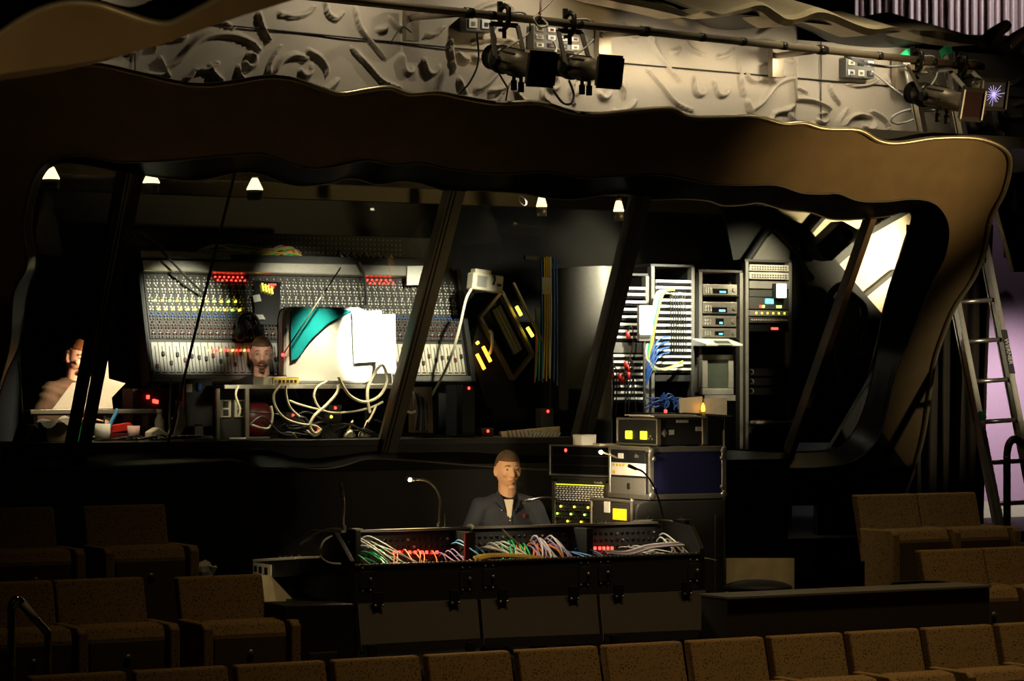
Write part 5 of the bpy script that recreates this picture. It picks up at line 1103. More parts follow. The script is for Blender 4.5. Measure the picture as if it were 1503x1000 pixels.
def strip_mesh(kind):
    bm = B(); x1__ = sw * .96
    box(bm, (0, -.012, DH * .30), (x1__, 0, DH * .82), 0)
    rows = 21
    for j in range(rows):
        z = DH * (.312 + .50 * j / rows); mi = [4, 3, 4, 3, 4, 3, 4, 5, 5, 6, 1, 2, 1, 2, 1, 2, 1, 2, 1, 2, 2][j]
        for c in ((.3, .72) if j % 3 != 2 else (.5,)):
            lathe(bm, [(sw * .15, 0), (sw * .11, .014), (.001, .015)], 6, mi, Matrix.Translation((sw * c, -.012, z)) @ Matrix.Rotation(PI / 2, 4, 'X'))
        if j in (1, 9, 13, 17): box(bm, (sw * .42, -.016, z + .008), (sw * .58, -.011, z + .014), 6)
    return bm
def fader_mesh():
    bm = B(); box(bm, (.0, -.012, DH * .015), (sw * .96, 0, DH * .27), 0); box(bm, (sw * .42, -.0135, DH * .04), (sw * .54, -.011, DH * .24), 1); box(bm, (sw * .90, -.0135, DH * .015), (sw * .96, -.011, DH * .27), 1); box(bm, (sw * .12, -.014, DH * .022), (sw * .8, -.011, DH * .034), 1); return bm
skind = {}
for i in range(NS):
    kind = 0 if (i < 15 or i > 28) else 1
    if 16 <= i <= 20: pass
    s = skind[kind].copy() if kind in skind else obj('channel_strip', strip_mesh(kind), ['dark', 'white', 'lgrey', 'redd', 'grey', 'blue', 'cream'], dk)
    if kind in skind: COL.objects.link(s)
    else: skind[kind] = s; MW[s.name] = wmat(dk)
    s.location.x = i * sw
    f = obj('fader_panel', fader_mesh(), ['lgrey' if i < 22 else 'cream', 'dark'], s); f.data.materials[0] = MT['lgrey' if i < 30 else 'cream']
    z = DH * (.06 + .10 * abs(math.sin(i * 1.7)))
    rbox(dk, 'fader_cap', (sw * .30, -.03, z), (sw * .66, -.012, z + .03), 'dark' if i % 4 else 'redd', s, .002)
for a, b, n_ in ((312, 352, 7), (538, 572, 6)):
    for k in range(n_):
        for j in range(2):
            lx = (P(a + (b - a) * (k + .5 * j) / (n_ - 1), 410, DY).x - bl.x) + .10; bm = B(); z = DH * (.803 - .028 * j); box(bm, (lx - .005, -.024, z - .004), (lx + .005, -.012, z + .004)); obj('indicator_light', bm, 'eled_r', dk)
for k in range(12):
    for j in range(2):
        lx = .06 + k * .055 + .02 * j; z = DH * (.60 - .07 * j); bm = B(); box(bm, (lx - .006, -.032, z - .004), (lx + .006, -.012, z + .006)); obj('indicator_light', bm, 'eled_y' if k % 2 else 'eled_g', dk)
for k in range(14):
    lx = .42 + k * .030; bm = B(); z = DH * .205; box(bm, (lx - .005, -.03, z - .005), (lx + .005, -.012, z + .005)); obj('indicator_light', bm, 'eled_r' if k % 3 else 'eled_g', dk)
def on_desk(px, py, h=.02):     # point on the desk face
    d = ray(px, py); n = Vector((0, -math.cos(lean), math.sin(lean))); k = n.dot(bl + n * h - CAM) / n.dot(d); return CAM + d * k
def desk_card(nm, lb, quad, m, cat_, h=.045, thick=.012, grp=None):
    bm = B(); prism(bm, [on_desk(a, b, h) for a, b in quad], Vector((0, thick, 0))); return tag(obj(nm, bm, m, center=True, bevel=.002), lb, cat_, grp)
desk_card('master_section', 'black master section panel in the middle of the mixing desk', ((372, 412), (412, 414), (410, 478), (374, 476)), 'gloss', 'panel', .034)
desk_card('note_card', 'small white card on the desk beside the yellow and red lights', ((371, 434), (381, 432), (384, 442), (373, 444)), 'white', 'card', .05)
desk_card('note_card', 'bright white note square stuck at the top right end of the desk', ((598, 391), (623, 390), (621, 418), (597, 419)), 'white', 'card', .09)
desk_card('note_card', 'white script page lying under the black headphones on the desk', ((372, 462), (386, 462), (390, 469), (375, 469)), 'white', 'card', .05)
ms = thing('meter_lights', 'cluster of yellow and red meter lights on the middle of the desk', 'meter', on_desk(398, 430, .04))
for k in range(4):
    bm = B(); bar(bm, on_desk(385 + k * 4.4, 416 + k * 1.5, .05), on_desk(387 + k * 4.4, 427 + k * 1.5, .05), .008, .01); obj('meter_bar', bm, 'eled_y', ms, world=True)
for k in range(7):
    bm = B(); c = on_desk(395 + (k % 4) * 3, 418 + (k // 4) * 4, .052); ell(bm, c, .008, .008, .008, 8, 6); obj('indicator_light', bm, 'eled_r', ms, world=True)
# headphones hanging on the desk
hp = thing('headphones', 'black headphones lying on the middle of the mixing desk', 'headphones', on_desk(368, 478, .06))
bm = B(); tube(bm, cat([on_desk(350, 488, .07), on_desk(347, 474, .07), on_desk(355, 463, .07), on_desk(368, 461, .07), on_desk(377, 468, .07), on_desk(381, 480, .07)], 6), .012, 8); obj('headband', bm, 'black', hp, world=True)
for a, b in ((352, 490), (379, 487)): bm = B(); ell(bm, on_desk(a, b, .07), .045, .03, .055, 14, 10); obj('ear_cushion', bm, 'black', hp, world=True)
cable('goose_lamp', 'black thin gooseneck curving down over the left of the mixing desk', [on_desk(203, 348, .12), on_desk(226, 358, .16), on_desk(250, 382, .17), on_desk(275, 408, .14), on_desk(299, 431, .08)], .009, 'black', None, 'lamp')
cable('goose_lamp', 'black thin gooseneck hanging over the right of the mixing desk', [on_desk(527, 385, .12), on_desk(533, 398, .12), on_desk(537, 425, .10), on_desk(537, 448, .06)], .010, 'black', None, 'lamp')
t = thing('antenna_rod', 'thin pale rod with a red tip slanting across the teal computer', 'rod', P(416, 520, 1.0))
bm = B(); tube(bm, [P(500, 393, 1.0), P(416, 520, 1.0)], .005, 8); obj('shaft', bm, 'alud', t, world=True); bm = B(); ell(bm, P(415, 521, .995), .012, .012, .012, 10, 8); obj('red_tip', bm, 'eled_r', t, world=True)
# cable loom behind the desk
g = 'yellow and green cables behind the desk top'
for k in range(16):
    y = DY + .33; s = R.uniform(0, 30); m = ['yellow', 'yellow', 'ccream', 'green', 'ccream', 'orange'][k % 6]
    q = [P(280 + s, 378 - R.uniform(0, 12), y), P(320 + s, 358 + R.uniform(0, 20), y - .03), P(370 + s, 372 + R.uniform(-8, 10), y - .02), P(412 + s, 366 + R.uniform(-6, 10), y), P(435 + s * .5, 388, y + .02)]
    cable('cable', 'thin cable of the yellow and green loom arching behind the left top of the desk', q, .006, m, g)
for k in range(9):
    y = DY + .33; q = [P(500 + k * 9, 370 + R.uniform(0, 6), y), P(508 + k * 9, 382, y - .04), P(516 + k * 10, 392, y - .02)]
    cable('cable', 'short pale cable hanging over the right top of the desk', q, .006, 'ccream', 'pale cables over the desk top')
for k in range(7):
    y = DY + .3; q = [P(186 + k * 3, 360 + k * 2, y), P(200 + k * 4, 338 + k * 3, y), P(222 + k * 4, 350 + k * 3, y), P(236 + k * 5, 368 + k, y)]
    cable('cable', 'thin grey cable arching over the left top corner of the desk', q, .005, 'grey', 'grey cables at the desk corner')
rk = thing('cable_tray', 'dark patch tray with rows of tiny sockets behind the desk top', 'tray', (P(195, 395, DY + .5).x, DY + .5, 0.6))
ztr = P(300, 340, DY + .5).z - .6; wtr = P(650, 395, DY + .5).x - P(195, 395, DY + .5).x
rbox(rk, 'back_panel', (0, 0, 0), (wtr, .05, ztr), 'black')
bm = B()
for i in range(60):
    for j in range(5): box(bm, (.03 + i * .035, -.006, ztr - .03 - j * .035), (.045 + i * .035, .002, ztr - .022 - j * .035))
obj('socket_rows', bm, 'grey', rk)
# ---- cream cables in and in front of the shelf
g = 'cream cables hanging in front of the silver framed shelf'
YF = .93
CC = [[(412, 566), (402, 580), (406, 600), (420, 615), (440, 622), (462, 625), (470, 632), (462, 640), (450, 632)], [(420, 566), (420, 580), (426, 598), (440, 612)], [(424, 588), (440, 594), (462, 600), (490, 606), (520, 604), (545, 598), (562, 590)],
      [(497, 566), (494, 578), (478, 596), (462, 610), (455, 625), (462, 636), (472, 630)], [(497, 553), (503, 566), (515, 582), (535, 590), (556, 582), (568, 562), (566, 545), (560, 536), (550, 548), (540, 570), (540, 590), (543, 606)],
      [(480, 560), (466, 568), (461, 582), (468, 598), (482, 606)], [(552, 596), (546, 610), (540, 620)], [(430, 636), (440, 650), (447, 658)], [(370, 624), (382, 628), (395, 628), (400, 612), (398, 596)], [(350, 566), (346, 580), (352, 600), (350, 612)]]
CL = ['from the beige hub looping down to the counter', 'dropping straight from the beige hub', 'swagging across the front of the shelf', 'curling in a ring below the teal computer', 'thick and looping beside the window post', 'arching below the teal computer', 'ending in a plug near the window post', 'short on the counter', 'curving round the shelf foot', 'hanging by the outlets']
for k, pts in enumerate(CC): cable('cable', 'cream cable ' + CL[k], [P(a, b, YF + .02 * (k % 3)) for a, b in pts], .011 if k in (3, 4) else .008, 'ccream', g)
for k in range(12):
    px = R.uniform(345, 540); py = R.uniform(600, 640); q = [P(px, py, 1.0), P(px + R.uniform(10, 30), py - R.uniform(-10, 20), .98), P(px + R.uniform(30, 60), py + R.uniform(-10, 10), .96), P(px + R.uniform(60, 90), min(648, py + R.uniform(0, 20)), .95)]
    cable('cable', 'black cable tangled inside the silver framed shelf', q, .008, 'cblack', 'black cables in the shelf')
def pilot(px, py, m, lb, y):
    q = P(px, py, y); t = thing('control_unit', lb, 'control unit', (q.x, y, CZ)); hh = max(.03, q.z - CZ + .02)
    bm = B(); box(bm, (-.05, 0, 0), (.05, .09, hh)); obj('shell', bm, 'black', t, bevel=.004)
    bm = B(); ell(bm, (0, -.003, q.z - CZ), .010, .008, .010, 10, 6); obj('pilot_light', bm, m, t)
pilot(492, 599, 'eled_r', 'small black unit with a red light inside the shelf, right of its middle', 1.12); pilot(486, 612, 'eled_y', 'small black unit with a yellow light inside the shelf unit', 1.05)
pilot(430, 610, 'eled_r', 'small black unit with a red light inside the shelf, left part', 1.12); pilot(468, 630, 'eled_r', 'low black unit with a red light lying at the shelf front', .95)
for k, (a, b) in enumerate(((513, 612), (535, 606))):
    q = P(a, b + 8, 1.0); t = thing('power_plug', f'cream power plug lying in the shelf right part, {"left" if k == 0 else "right"} one', 'plug', (q.x, 1.0, CZ), .5)
    bm = B(); lathe(bm, [(.04, 0), (.045, .02), (.03, .05), (.012, .07)], 14); obj('body', bm, 'cream', t); bm = B(); tube(bm, cat([(0, 0, .06), (.02, 0, .10), (.05, .01, .12)], 4), .008, 6); obj('cord', bm, 'ccream', t)
q = P(372, 604, 1.25); t = thing('red_bag', 'dull red bundle inside the shelf beside the outlets', 'bag', (q.x + .03, 1.25, CZ))
bm = B(); ell(bm, (0, 0, .13), .12, .08, .13, 14, 10); obj('body', bm, 'redd', t)
q = on_counter(345, .95); bm = B(); prism(bm, [(q.x - .06, .9, CZ), (q.x + .05, .88, CZ), (q.x + .09, .98, CZ + .01), (q.x - .02, 1.0, CZ + .01)], (0, 0, .006)); tag(obj('paper_slip', bm, 'white', center=True), 'bright paper slip lying at the foot of the outlets', 'paper')
t = thing('keyboard_tray', 'pale lit tray edge left of the shelf unit holding a small curved stand', 'tray', (P(268, 622, 1.0).x, 1.0, CZ)); w_ = P(312, 622, 1.0).x - P(268, 622, 1.0).x
bm = B(); box(bm, (0, 0, .0), (w_, .24, .03)); obj('tray_board', bm, 'white', t, bevel=.004)
bm = B(); prism(bm, cat([(.02, .1, .03), (.06, .1, .10), (.05, .1, .20), (.03, .1, .26)], 4) + cat([(.0, .1, .26), (.015, .1, .18), (.0, .1, .10), (-.02, .1, .03)], 4), (0, .03, 0)); obj('curved_stand', bm, 'lgrey', t)
t = thing('black_monitor', 'black back of a monitor with a white tag standing left of the shelf unit', 'monitor', (P(290, 600, 1.3).x, 1.3, CZ)); h_ = P(290, 556, 1.3).z - CZ
bm = B(); prism(bm, [(-.10, 0, .08), (.12, 0, .08), (.11, .0, h_), (-.09, .0, h_)], (0, .05, 0)); obj('back_shell', bm, 'black', t, bevel=.01)
bm = B(); box(bm, (-.09, -.05, 0), (.11, .14, .02)); box(bm, (-.02, .0, .02), (.04, .04, .1)); obj('foot', bm, 'dark', t)
bm = B(); a, b = P(274, 564, 1.29), P(282, 576, 1.29); box(bm, (a.x, 1.29, b.z), (b.x, 1.3, a.z)); obj('white_tag', bm, 'white', t, world=True)
bm = B(); ell(bm, P(293, 568, 1.28), .02, .015, .03, 10, 8); obj('blue_knob', bm, 'blue', t, world=True)
# wavy glossy ledge pieces (foreground sill ornaments)
bm = B(); A = [FR(x, y, gd - .02) for x, y in ((345, 655), (375, 640), (390, 632), (412, 640), (425, 655), (445, 662))]; C = [FR(x, y, gd - .14) for x, y in ((340, 672), (372, 655), (388, 648), (410, 656), (425, 668), (445, 676))]
A, C = cat(A, 5), cat(C, 5); ribbon(bm, A, C); 
bm.free()
# ---- reflected rack built as a solid leaning cabinet with rails and amber lights (middle bay)
LR = thing('equipment_rack', 'reflected equipment rack built solid, leaning at an angle with amber and yellow lights, middle bay', 'rack', P(735, 600, 1.9))
def LP(a, b, y=1.9): return P(a, b, y)
bm = B()
for a, b in (((735, 428), (781, 520)), ((781, 520), (752, 557)), ((752, 557), (704, 466)), ((704, 466), (735, 428))): bar(bm, LP(*a), LP(*b), .022, .05, 0, (0, 1, 0))
obj('rack_frame', bm, 'alud', LR, world=True)
bm = B(); prism(bm, [LP(*q, 1.95) for q in ((735, 428), (781, 520), (752, 557), (704, 466))], (0, .4, 0)); obj('rack_body', bm, 'gloss', LR, world=True)
bm = B()
for o_ in ((0, 0), (4, -3), (8, -6)): bar(bm, LP(724 + o_[0], 455 + o_[1], 1.93), LP(756 + o_[0], 520 + o_[1], 1.93), .02, .02, 0, (0, 1, 0))
obj('inner_rail', bm, 'grey', LR, world=True)
bm = B(); bar(bm, LP(753, 415), LP(795, 500), .014, .03, 0, (0, 1, 0)); obj('outer_rail', bm, 'alud', LR, world=True)
bm = B(); tube(bm, cat([LP(718, 486, 1.86), LP(722, 490, 1.84), LP(722, 510, 1.84), LP(718, 520, 1.86)], 4), .012, 8); obj('handle', bm, 'white', LR, world=True)
bm = B(); prism(bm, [LP(*q, 1.98) for q in ((752, 557), (704, 466), (690, 520), (715, 600), (760, 600))], (0, .3, 0)); obj('lower_body', bm, 'black', LR, world=True)
for a, b, m in (((758, 450), (765, 463), 'eled_y'), ((774, 481), (782, 494), 'eled_y'), ((709, 509), (720, 531), 'eled_o'), ((700, 520), (711, 542), 'eled_o'), ((700, 502), (702, 505), 'eled_y')):
    bm = B(); bar(bm, LP(*a, 1.84), LP(*b, 1.84), .022, .012, 0, (0, 1, 0)); obj('display_light', bm, m, LR, world=True)
bm = B(); bar(bm, LP(735, 600, 2.1), Vector((LP(735, 600, 2.1).x, 2.1, .6)), .3, .3); obj('pedestal', bm, 'black', LR, world=True)
for px, py, lb in ((804, 604, 'black unit with a red light below the hanging coloured cables'), (688, 570, 'tall black unit with a red light beside the right end of the desk'), (716, 633, 'low black unit with a red light among the cables on the middle counter')): pilot(px, py, 'eled_r', lb, 1.1)
# intercom box
p0, p1 = P(693, 396, 1.5), P(738, 428, 1.5)
t = thing('intercom_box', 'cream intercom speaker box hanging high in the middle bay with a long cable', 'intercom', ((p0.x + p1.x) / 2, 1.5, p1.z), rot=(0, rad(6), 0)); w_, h_ = (p1.x - p0.x) / 2, p0.z - p1.z
bm = B(); box(bm, (-w_, 0, 0), (w_, .10, h_ * .82)); obj('shell', bm, 'cream', t, bevel=.012); bm = B(); box(bm, (-w_ * .85, .01, h_ * .8), (w_ * .2, .09, h_)); obj('top_lip', bm, 'cream', t, bevel=.006)
bm = B(); box(bm, (-w_ * .75, -.004, h_ * .15), (-.01, .004, h_ * .7)); gr = obj('grille', bm, 'lgrey', t)
bm = B()
for k in range(7): box(bm, (-w_ * .7, -.006, h_ * (.2 + .07 * k)), (-.02, -.002, h_ * (.23 + .07 * k)))
obj('grille_slots', bm, 'grey', gr)
bm = B(); tube(bm, cat([(.03, -.01, h_ * .9), (.045, -.012, h_ * .6), (.035, -.012, h_ * .35)], 4), .008, 8); obj('hook', bm, 'black', t); bm = B(); box(bm, (w_ * .6, -.006, h_ * .3), (w_ * .85, .0, h_ * .42)); obj('button', bm, 'black', t)
cable('cable', 'cream cable hanging from the intercom box in a long curve to the counter', [P(692, 424, 1.48), P(684, 440, 1.45), P(676, 475, 1.4), P(665, 515, 1.35), P(648, 555, 1.3), P(625, 592, 1.25), (P(605, 606, 1.2)), P(592, 600, 1.2)], .010, 'ccream', None)
# coloured hanging cables
g = 'cables hanging on the dark wall'
hk = thing('cable_hanger', 'dark wall hook bar with a pale tag holding the hanging coloured cables', 'hanger', P(800, 380, 2.0))
bm = B(); bar(bm, P(770, 378, 2.02), P(822, 384, 2.02), .03, .03); obj('hook_bar', bm, 'dark', hk, world=True)
bm = B(); bar(bm, P(800, 384, 2.06), Vector((P(800, 384, 2.06).x, 2.06, .6)), .05, .05); obj('upright', bm, 'black', hk, world=True)
bm = B(); prism(bm, [P(*q, 1.97) for q in ((796, 407), (808, 408), (808, 432), (796, 432))], (0, .01, 0)); obj('pale_tag', bm, 'lgrey', hk, world=True)
for i, (px, m, y0, y1, lb) in enumerate(((786, 'red', 450, 562, 'red'), (791, 'green', 452, 560, 'green'), (795, 'blue', 380, 562, 'blue at left'), (799, 'yellow', 378, 556, 'yellow at left'), (802, 'yellow', 376, 560, 'yellow in the middle'), (805, 'yellow', 377, 552, 'yellow at right'), (808, 'cwhite', 377, 556, 'white'), (813, 'blue', 378, 560, 'blue in the middle'), (817, 'blue', 380, 566, 'blue at right'), (788, 'green', 456, 555, 'dark green'))):
    cable('cable', f'{lb} cable hanging straight down on the dark wall, middle bay', [P(px, y0, 1.98), P(px + 1, (y0 + y1) / 2, 1.97), P(px - 1 + i % 3, y1, 1.98)], .0055, m, g)
# counter clutter middle bay: boards and coiled black cable
bm = B(); prism(bm, [P(735, 634, .95), P(822, 626, 1.1), P(822, 640, 1.1), P(738, 648, .95)], (0, .03, 0)); tag(obj('wood_offcut', bm, 'ply', center=True), 'pale wooden board lying on the counter below the leaning rack', 'board')
for k in range(9):
    q = [P(745 + k * 6, 632, .9), P(752 + k * 6, 650, .86), P(770 + k * 5, 652, .84), P(782 + k * 5, 636, .88)]
    cable('cable', 'pale cable loop draped over the wooden board on the middle counter', q, .007, 'grey', 'cable loops on the middle counter')
for k in range(8):
    q = [P(600 + k * 9, 648 - k % 3 * 4, .9), P(640 + k * 10, 640 + k % 4 * 3, .88), P(690 + k * 8, 652 - k % 3 * 3, .87), P(735 + k * 6, 645 + k % 2 * 4, .9)]
    cable('cable', 'black cable lying across the counter right of the main window post', q, .010, 'cblack', 'black cables on the middle counter')
bm = B(); prism(bm, [P(628, 568, 1.2), P(634, 568, 1.2), P(636, 636, 1.2), P(628, 636, 1.2)], (0, .3, 0)); prism(bm, [P(606, 570, 1.42), P(634, 570, 1.42), P(634, 636, 1.42), P(606, 636, 1.42)], (0, .02, 0)); t = thing('cable_cabinet', 'open wooden cabinet full of cables right of the main window post', 'cabinet', P(620, 640, 1.3)); obj('side_panels', bm, 'brown', t, world=True)
for k in range(8):
    q = [P(606 + k * 3, 575 + k * 2, 1.25), P(612 + k * 2, 600, 1.2), P(608 + k * 3, 632, 1.22)]
    cable('cable', 'black cable hanging in the open wooden cabinet', q, .008, 'cblack' if k % 3 else 'grey', 'cables in the wooden cabinet')
# ---- equipment racks against the right of the booth
def eqrack(lb, pxl, pxr, pyt, pyb, y, zbase=.6):
    a, b = P(pxl, pyt, y), P(pxr, pyt, y); t = thing('equipment_rack', lb, 'rack', (a.x, y, zbase)); w = b.x - a.x; h = P((pxl + pxr) / 2, pyt, y).z - zbase
    for x in (-.03, w): rbox(t, 'rack_post', (x, -.01, 0), (x + .03, .05, h), 'grey'); rbox(t, 'side_panel', (x, .05, 0), (x + .03, .5, h), 'black')
    rbox(t, 'top_panel', (-.03, .0, h), (w + .03, .5, h + .02), 'dark'); rbox(t, 'back_panel', (0, .45, 0), (w, .47, h), 'black')
    return t, w, h, (lambda py: P((pxl + pxr) / 2, py, y).z - zbase)
def unit(t, w, z0, z1, m, nm='rack_unit', y=-.012): return rbox(t, nm, (0.004, y, z0), (w - .004, .30, z1), m, None, .002)
def patchbay(t, w, z0, z1, n=24, m='white'):
    u = unit(t, w, z0, z1, 'dark', 'patch_panel')
    bm = B(); box(bm, (.006, -.016, z0 + (z1 - z0) * .52), (w - .006, -.011, z1 - .003)); obj('label_strip', bm, m, u)
    bm = B()
    for i in range(n):
        x = .012 + (w - .024) * (i + .5) / n; box(bm, (x - w / n * .3, -.018, z0 + .003), (x + w / n * .3, -.011, z0 + (z1 - z0) * .42))
    obj('jack_row', bm, 'gloss', u); return u
y1r = 2.1
t, w, h, zf = eqrack('patch rack with white label strips and red plugs, left of the bright rack', 898, 947, 405, 600, y1r)
ys = [421, 430, 441, 452, 463, 474, 484, 493, 520, 529, 538, 547, 556, 565, 574, 583]
for py in ys: patchbay(t, w, zf(py + 8), zf(py), 16)
unit(t, w, zf(518), zf(503), 'grey', 'blank_panel'); 
g = 'red plugs on the patch rack'
for k, (a, b) in enumerate(((921, 492), (890, 534), (918, 536), (921, 541), (888, 553), (893, 556), (897, 551), (909, 554), (913, 558), (922, 552))):
    q = P(a, b, y1r - .05); tt = thing('red_plug', 'red plug with a dark cable on the left patch rack', 'plug', q, group=g)
    bm = B(); tube(bm, [q + UP * .03, q - UP * .03 + Vector((.01, 0, 0))], .016, 8); obj('body', bm, 'red', tt, world=True)
    bm = B(); tube(bm, cat([q + UP * .03, q + Vector((.02, -.03, .06)), q + Vector((.04, -.02, -.06)), q + Vector((-.02 + .01 * k, 0, -.30))], 6), .005, 6); obj('cord', bm, 'cblack', tt, world=True)
t, w, h, zf = eqrack('brightly lit patch rack with yellow and green cables, second from left', 960, 1014, 392, 600, y1r)
for k in range(15): patchbay(t, w, zf(411 + k * 9.2 + 8.0), zf(411 + k * 9.2), 20)
unit(t, w, zf(560), zf(551), 'dark')
g = 'coloured patch cables on the bright rack'
for k, (m, nm) in enumerate((('yellow', 'yellow'), ('yellow', 'yellow'), ('green', 'green'), ('green', 'green'), ('cwhite', 'white'), ('cwhite', 'white'), ('red', 'red'), ('ccream', 'cream'))):
    o_ = k * 1.6; q = [P(990 - o_, 426, y1r - .06), P(975 - o_, 430, y1r - .12), P(966 - o_ * .8, 460, y1r - .13), P(958 - o_, 500, y1r - .12), P(953 - o_ * .5, 525, y1r - .12), P(960 + o_, 543, y1r - .12), P(985 + o_, 538, y1r - .1), P(1002, 530 + k, y1r - .05)]
    cable('patch_cable', f'{nm} patch cable swooping down the left side of the bright rack', q, .006, m, g)
for k in range(7):
    q = [P(984 + k * 3.4, 428, y1r - .05), P(985 + k * 3.6, 470, y1r - .08), P(986 + k * 3.5, 520, y1r - .05)]
    cable('patch_cable', 'black patch cable hanging straight down the front of the bright rack', q, .004, 'cblack', 'black patch cables on the bright rack')
for k in range(4):
    q = [P(982, 494 + k * 8, y1r - .05), P(966, 500 + k * 8, y1r - .12), P(952 + k, 530 + k * 6, y1r - .12), P(948, 552 + k * 5, y1r - .1)]
    cable('patch_cable', 'blue patch cable curving off the left of the bright rack', q, .006, 'blue', 'blue patch cables on the bright rack')
for k in range(14):
    a = P(945 + R.uniform(0, 25), 590 + R.uniform(-6, 12), y1r - .25); b = P(975 + R.uniform(0, 25), 580 + R.uniform(-4, 14), y1r - .3)
    cable('patch_cable', 'blue cable of the loose bundle below the bright rack', [a, a.lerp(b, .4) + UP * R.uniform(-.04, .05), b, b + Vector((R.uniform(-.05, .1), 0, -.06))], .007, 'blue', 'loose blue cables')
q = P(975, 606, 1.8); t = thing('storage_box', 'black box under the loose blue cables with a red light, below the bright rack', 'box', (P(942, 606, 1.8).x, 1.66, .6))
bm = B(); box(bm, (0, 0, 0), (P(1012, 606, 1.8).x - t.location.x, .32, q.z - .6)); obj('shell', bm, 'black', t, bevel=.006); bm = B(); ell(bm, P(977, 604, 1.65), .014, .01, .014, 10, 6); obj('pilot_light', bm, 'eled_r', t, world=True)
t = thing('glow_patch', 'glowing white vertical panel standing for a bright patch between the two left racks', 'glow patch', P(948, 494, y1r - .16)); p0, p1 = P(941, 449, y1r - .16), P(957, 491, y1r - .16)
bm = B(); box(bm, (p0.x, p0.y - .01, p1.z), (p1.x, p0.y + .02, p0.z)); obj('glowing_panel', bm, 'ewhite', t, world=True, bevel=.004)  # emission stands in for a bright reflected patch, no lamp here
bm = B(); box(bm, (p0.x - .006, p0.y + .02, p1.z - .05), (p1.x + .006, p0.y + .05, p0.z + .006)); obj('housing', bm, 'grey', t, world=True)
bm = B(); tube(bm, [Vector(((p0.x + p1.x) / 2, p0.y + .035, p1.z - .05)), Vector(((p0.x + p1.x) / 2, p0.y + .035, .6))], .01, 8); obj('pole', bm, 'dark', t, world=True)
t, w, h, zf = eqrack('equipment rack with stacked silver disc players and a small grey monitor', 1030, 1085, 400, 606, y1r)
rbox(t, 'shelf_plate', (0, .0, zf(434) - .006), (w, .4, zf(434)), 'dark'); rbox(t, 'shelf_plate', (0, .0, zf(463) - .006), (w, .4, zf(463)), 'dark'); rbox(t, 'shelf_plate', (0, .0, zf(497) - .006), (w, .4, zf(497)), 'dark')
def player(lb, px0, px1, py0, py1, y, disp, nm='disc_player', m='alu'):
    a, b = P(px0, py0, y), P(px1, py1, y); w = b.x - a.x; h = a.z - b.z; t = thing(nm, lb, 'player', (a.x, y, b.z))
    bm = B(); box(bm, (0, 0, 0), (w, .28, h)); obj('case', bm, m, t, bevel=.004)
    rbox(t, 'display', (w * disp[0], -.004, h * disp[2]), (w * disp[1], .002, h * disp[3]), 'gloss', None, .001)
    rbox(t, 'digits', (w * (disp[0] + (disp[1] - disp[0]) * .45), -.006, h * (disp[2] + .08)), (w * (disp[0] + (disp[1] - disp[0]) * .85), -.003, h * (disp[2] + .24)), 'eled_b', None, .0)
    bm = B()
    for k in range(3):
        for j in range(2): box(bm, (w * (.05 + .07 * k), -.006, h * (.2 + .3 * j)), (w * (.10 + .07 * k), .0, h * (.4 + .3 * j)))
    obj('buttons', bm, 'lgrey', t); bm = B(); lathe(bm, [(h * .2, 0), (h * .17, .014)], 14, mat=Matrix.Translation((w * .9, 0, h * .5)) @ Matrix.Rotation(PI / 2, 4, 'X')); obj('knob', bm, 'alu', t)
player('silver disc player, topmost in the third rack', 1032, 1082, 417, 434, y1r - .01, (.28, .72, .15, .6)); player('silver disc player, second from top in the third rack', 1032, 1082, 443, 461, y1r - .01, (.26, .70, .1, .55))
player('silver amplifier with a blue display in the third rack', 1031, 1081, 464, 480, y1r - .01, (.38, .62, .2, .8)); player('silver tape deck below the amplifier with blue display', 1031, 1081, 482, 496, y1r - .01, (.36, .62, .25, .7))
a, b = P(1030, 508, y1r - .14), P(1080, 499, y1r - .1); t = thing('control_pad', 'white sloping control pad above the small grey monitor', 'control pad', (a.x, y1r - .2, a.z))
w_ = b.x - a.x; bm = B(); prism(bm, [(0, 0, 0), (0, 0, .015), (0, .2, .06), (0, .2, 0)], (w_, 0, 0)); obj('shell', bm, 'white', t, bevel=.003); bm = B(); prism(bm, [(w_ * .32, -.003, .004), (w_ * .32, .06, .036), (w_ * .72, .06, .036), (w_ * .72, -.003, .004)], (0, 0, .006)); obj('screen', bm, 'screen', t)
a, b = P(1031, 580, y1r - .12), P(1077, 521, y1r - .12); w_, h_ = b.x - a.x, b.z - a.z
t = thing('crt_monitor', 'small grey portrait monitor with a blank dark screen in the third rack', 'monitor', (a.x, y1r - .12, a.z))
bm = B()
for q0, q1 in (((0, 0), (w_, .05)), ((0, h_ - .04), (w_, h_)), ((0, .05), (.05, h_ - .04)), ((w_ - .05, .05), (w_, h_ - .04))): box(bm, (q0[0], 0, q0[1]), (q1[0], .05, q1[1]))
obj('bezel', bm, 'lgrey', t, bevel=.006); bm = B(); box(bm, (.05, .012, .05), (w_ - .05, .04, h_ - .04)); obj('screen', bm, 'screen', t); bm = B(); box(bm, (.02, .05, .02), (w_ - .02, .3, h_ - .02)); obj('rear_shell', bm, 'lgrey', t)
bm = B(); box(bm, (.02, .0, -.045), (w_ + .015, .2, -.002)); obj('pedestal', bm, 'lgrey', t)
y4 = 2.1
t, w, h, zf = eqrack('tall equipment rack with rows of lights under a pointed hood, fourth rack', 1098, 1157, 385, 640, y4)
for a_, b_ in ((389, 398), (400, 410)):
    u = unit(t, w, zf(b_), zf(a_), 'lgrey'); bm = B()
    for i in range(14):
        for j in range(2): x = .02 + (w - .04) * (i + .5) / 14; box(bm, (x - .006, -.018, zf(b_) + .008 + .018 * j), (x + .006, -.011, zf(b_) + .018 + .018 * j))
    obj('socket_rows', bm, 'dark', u)
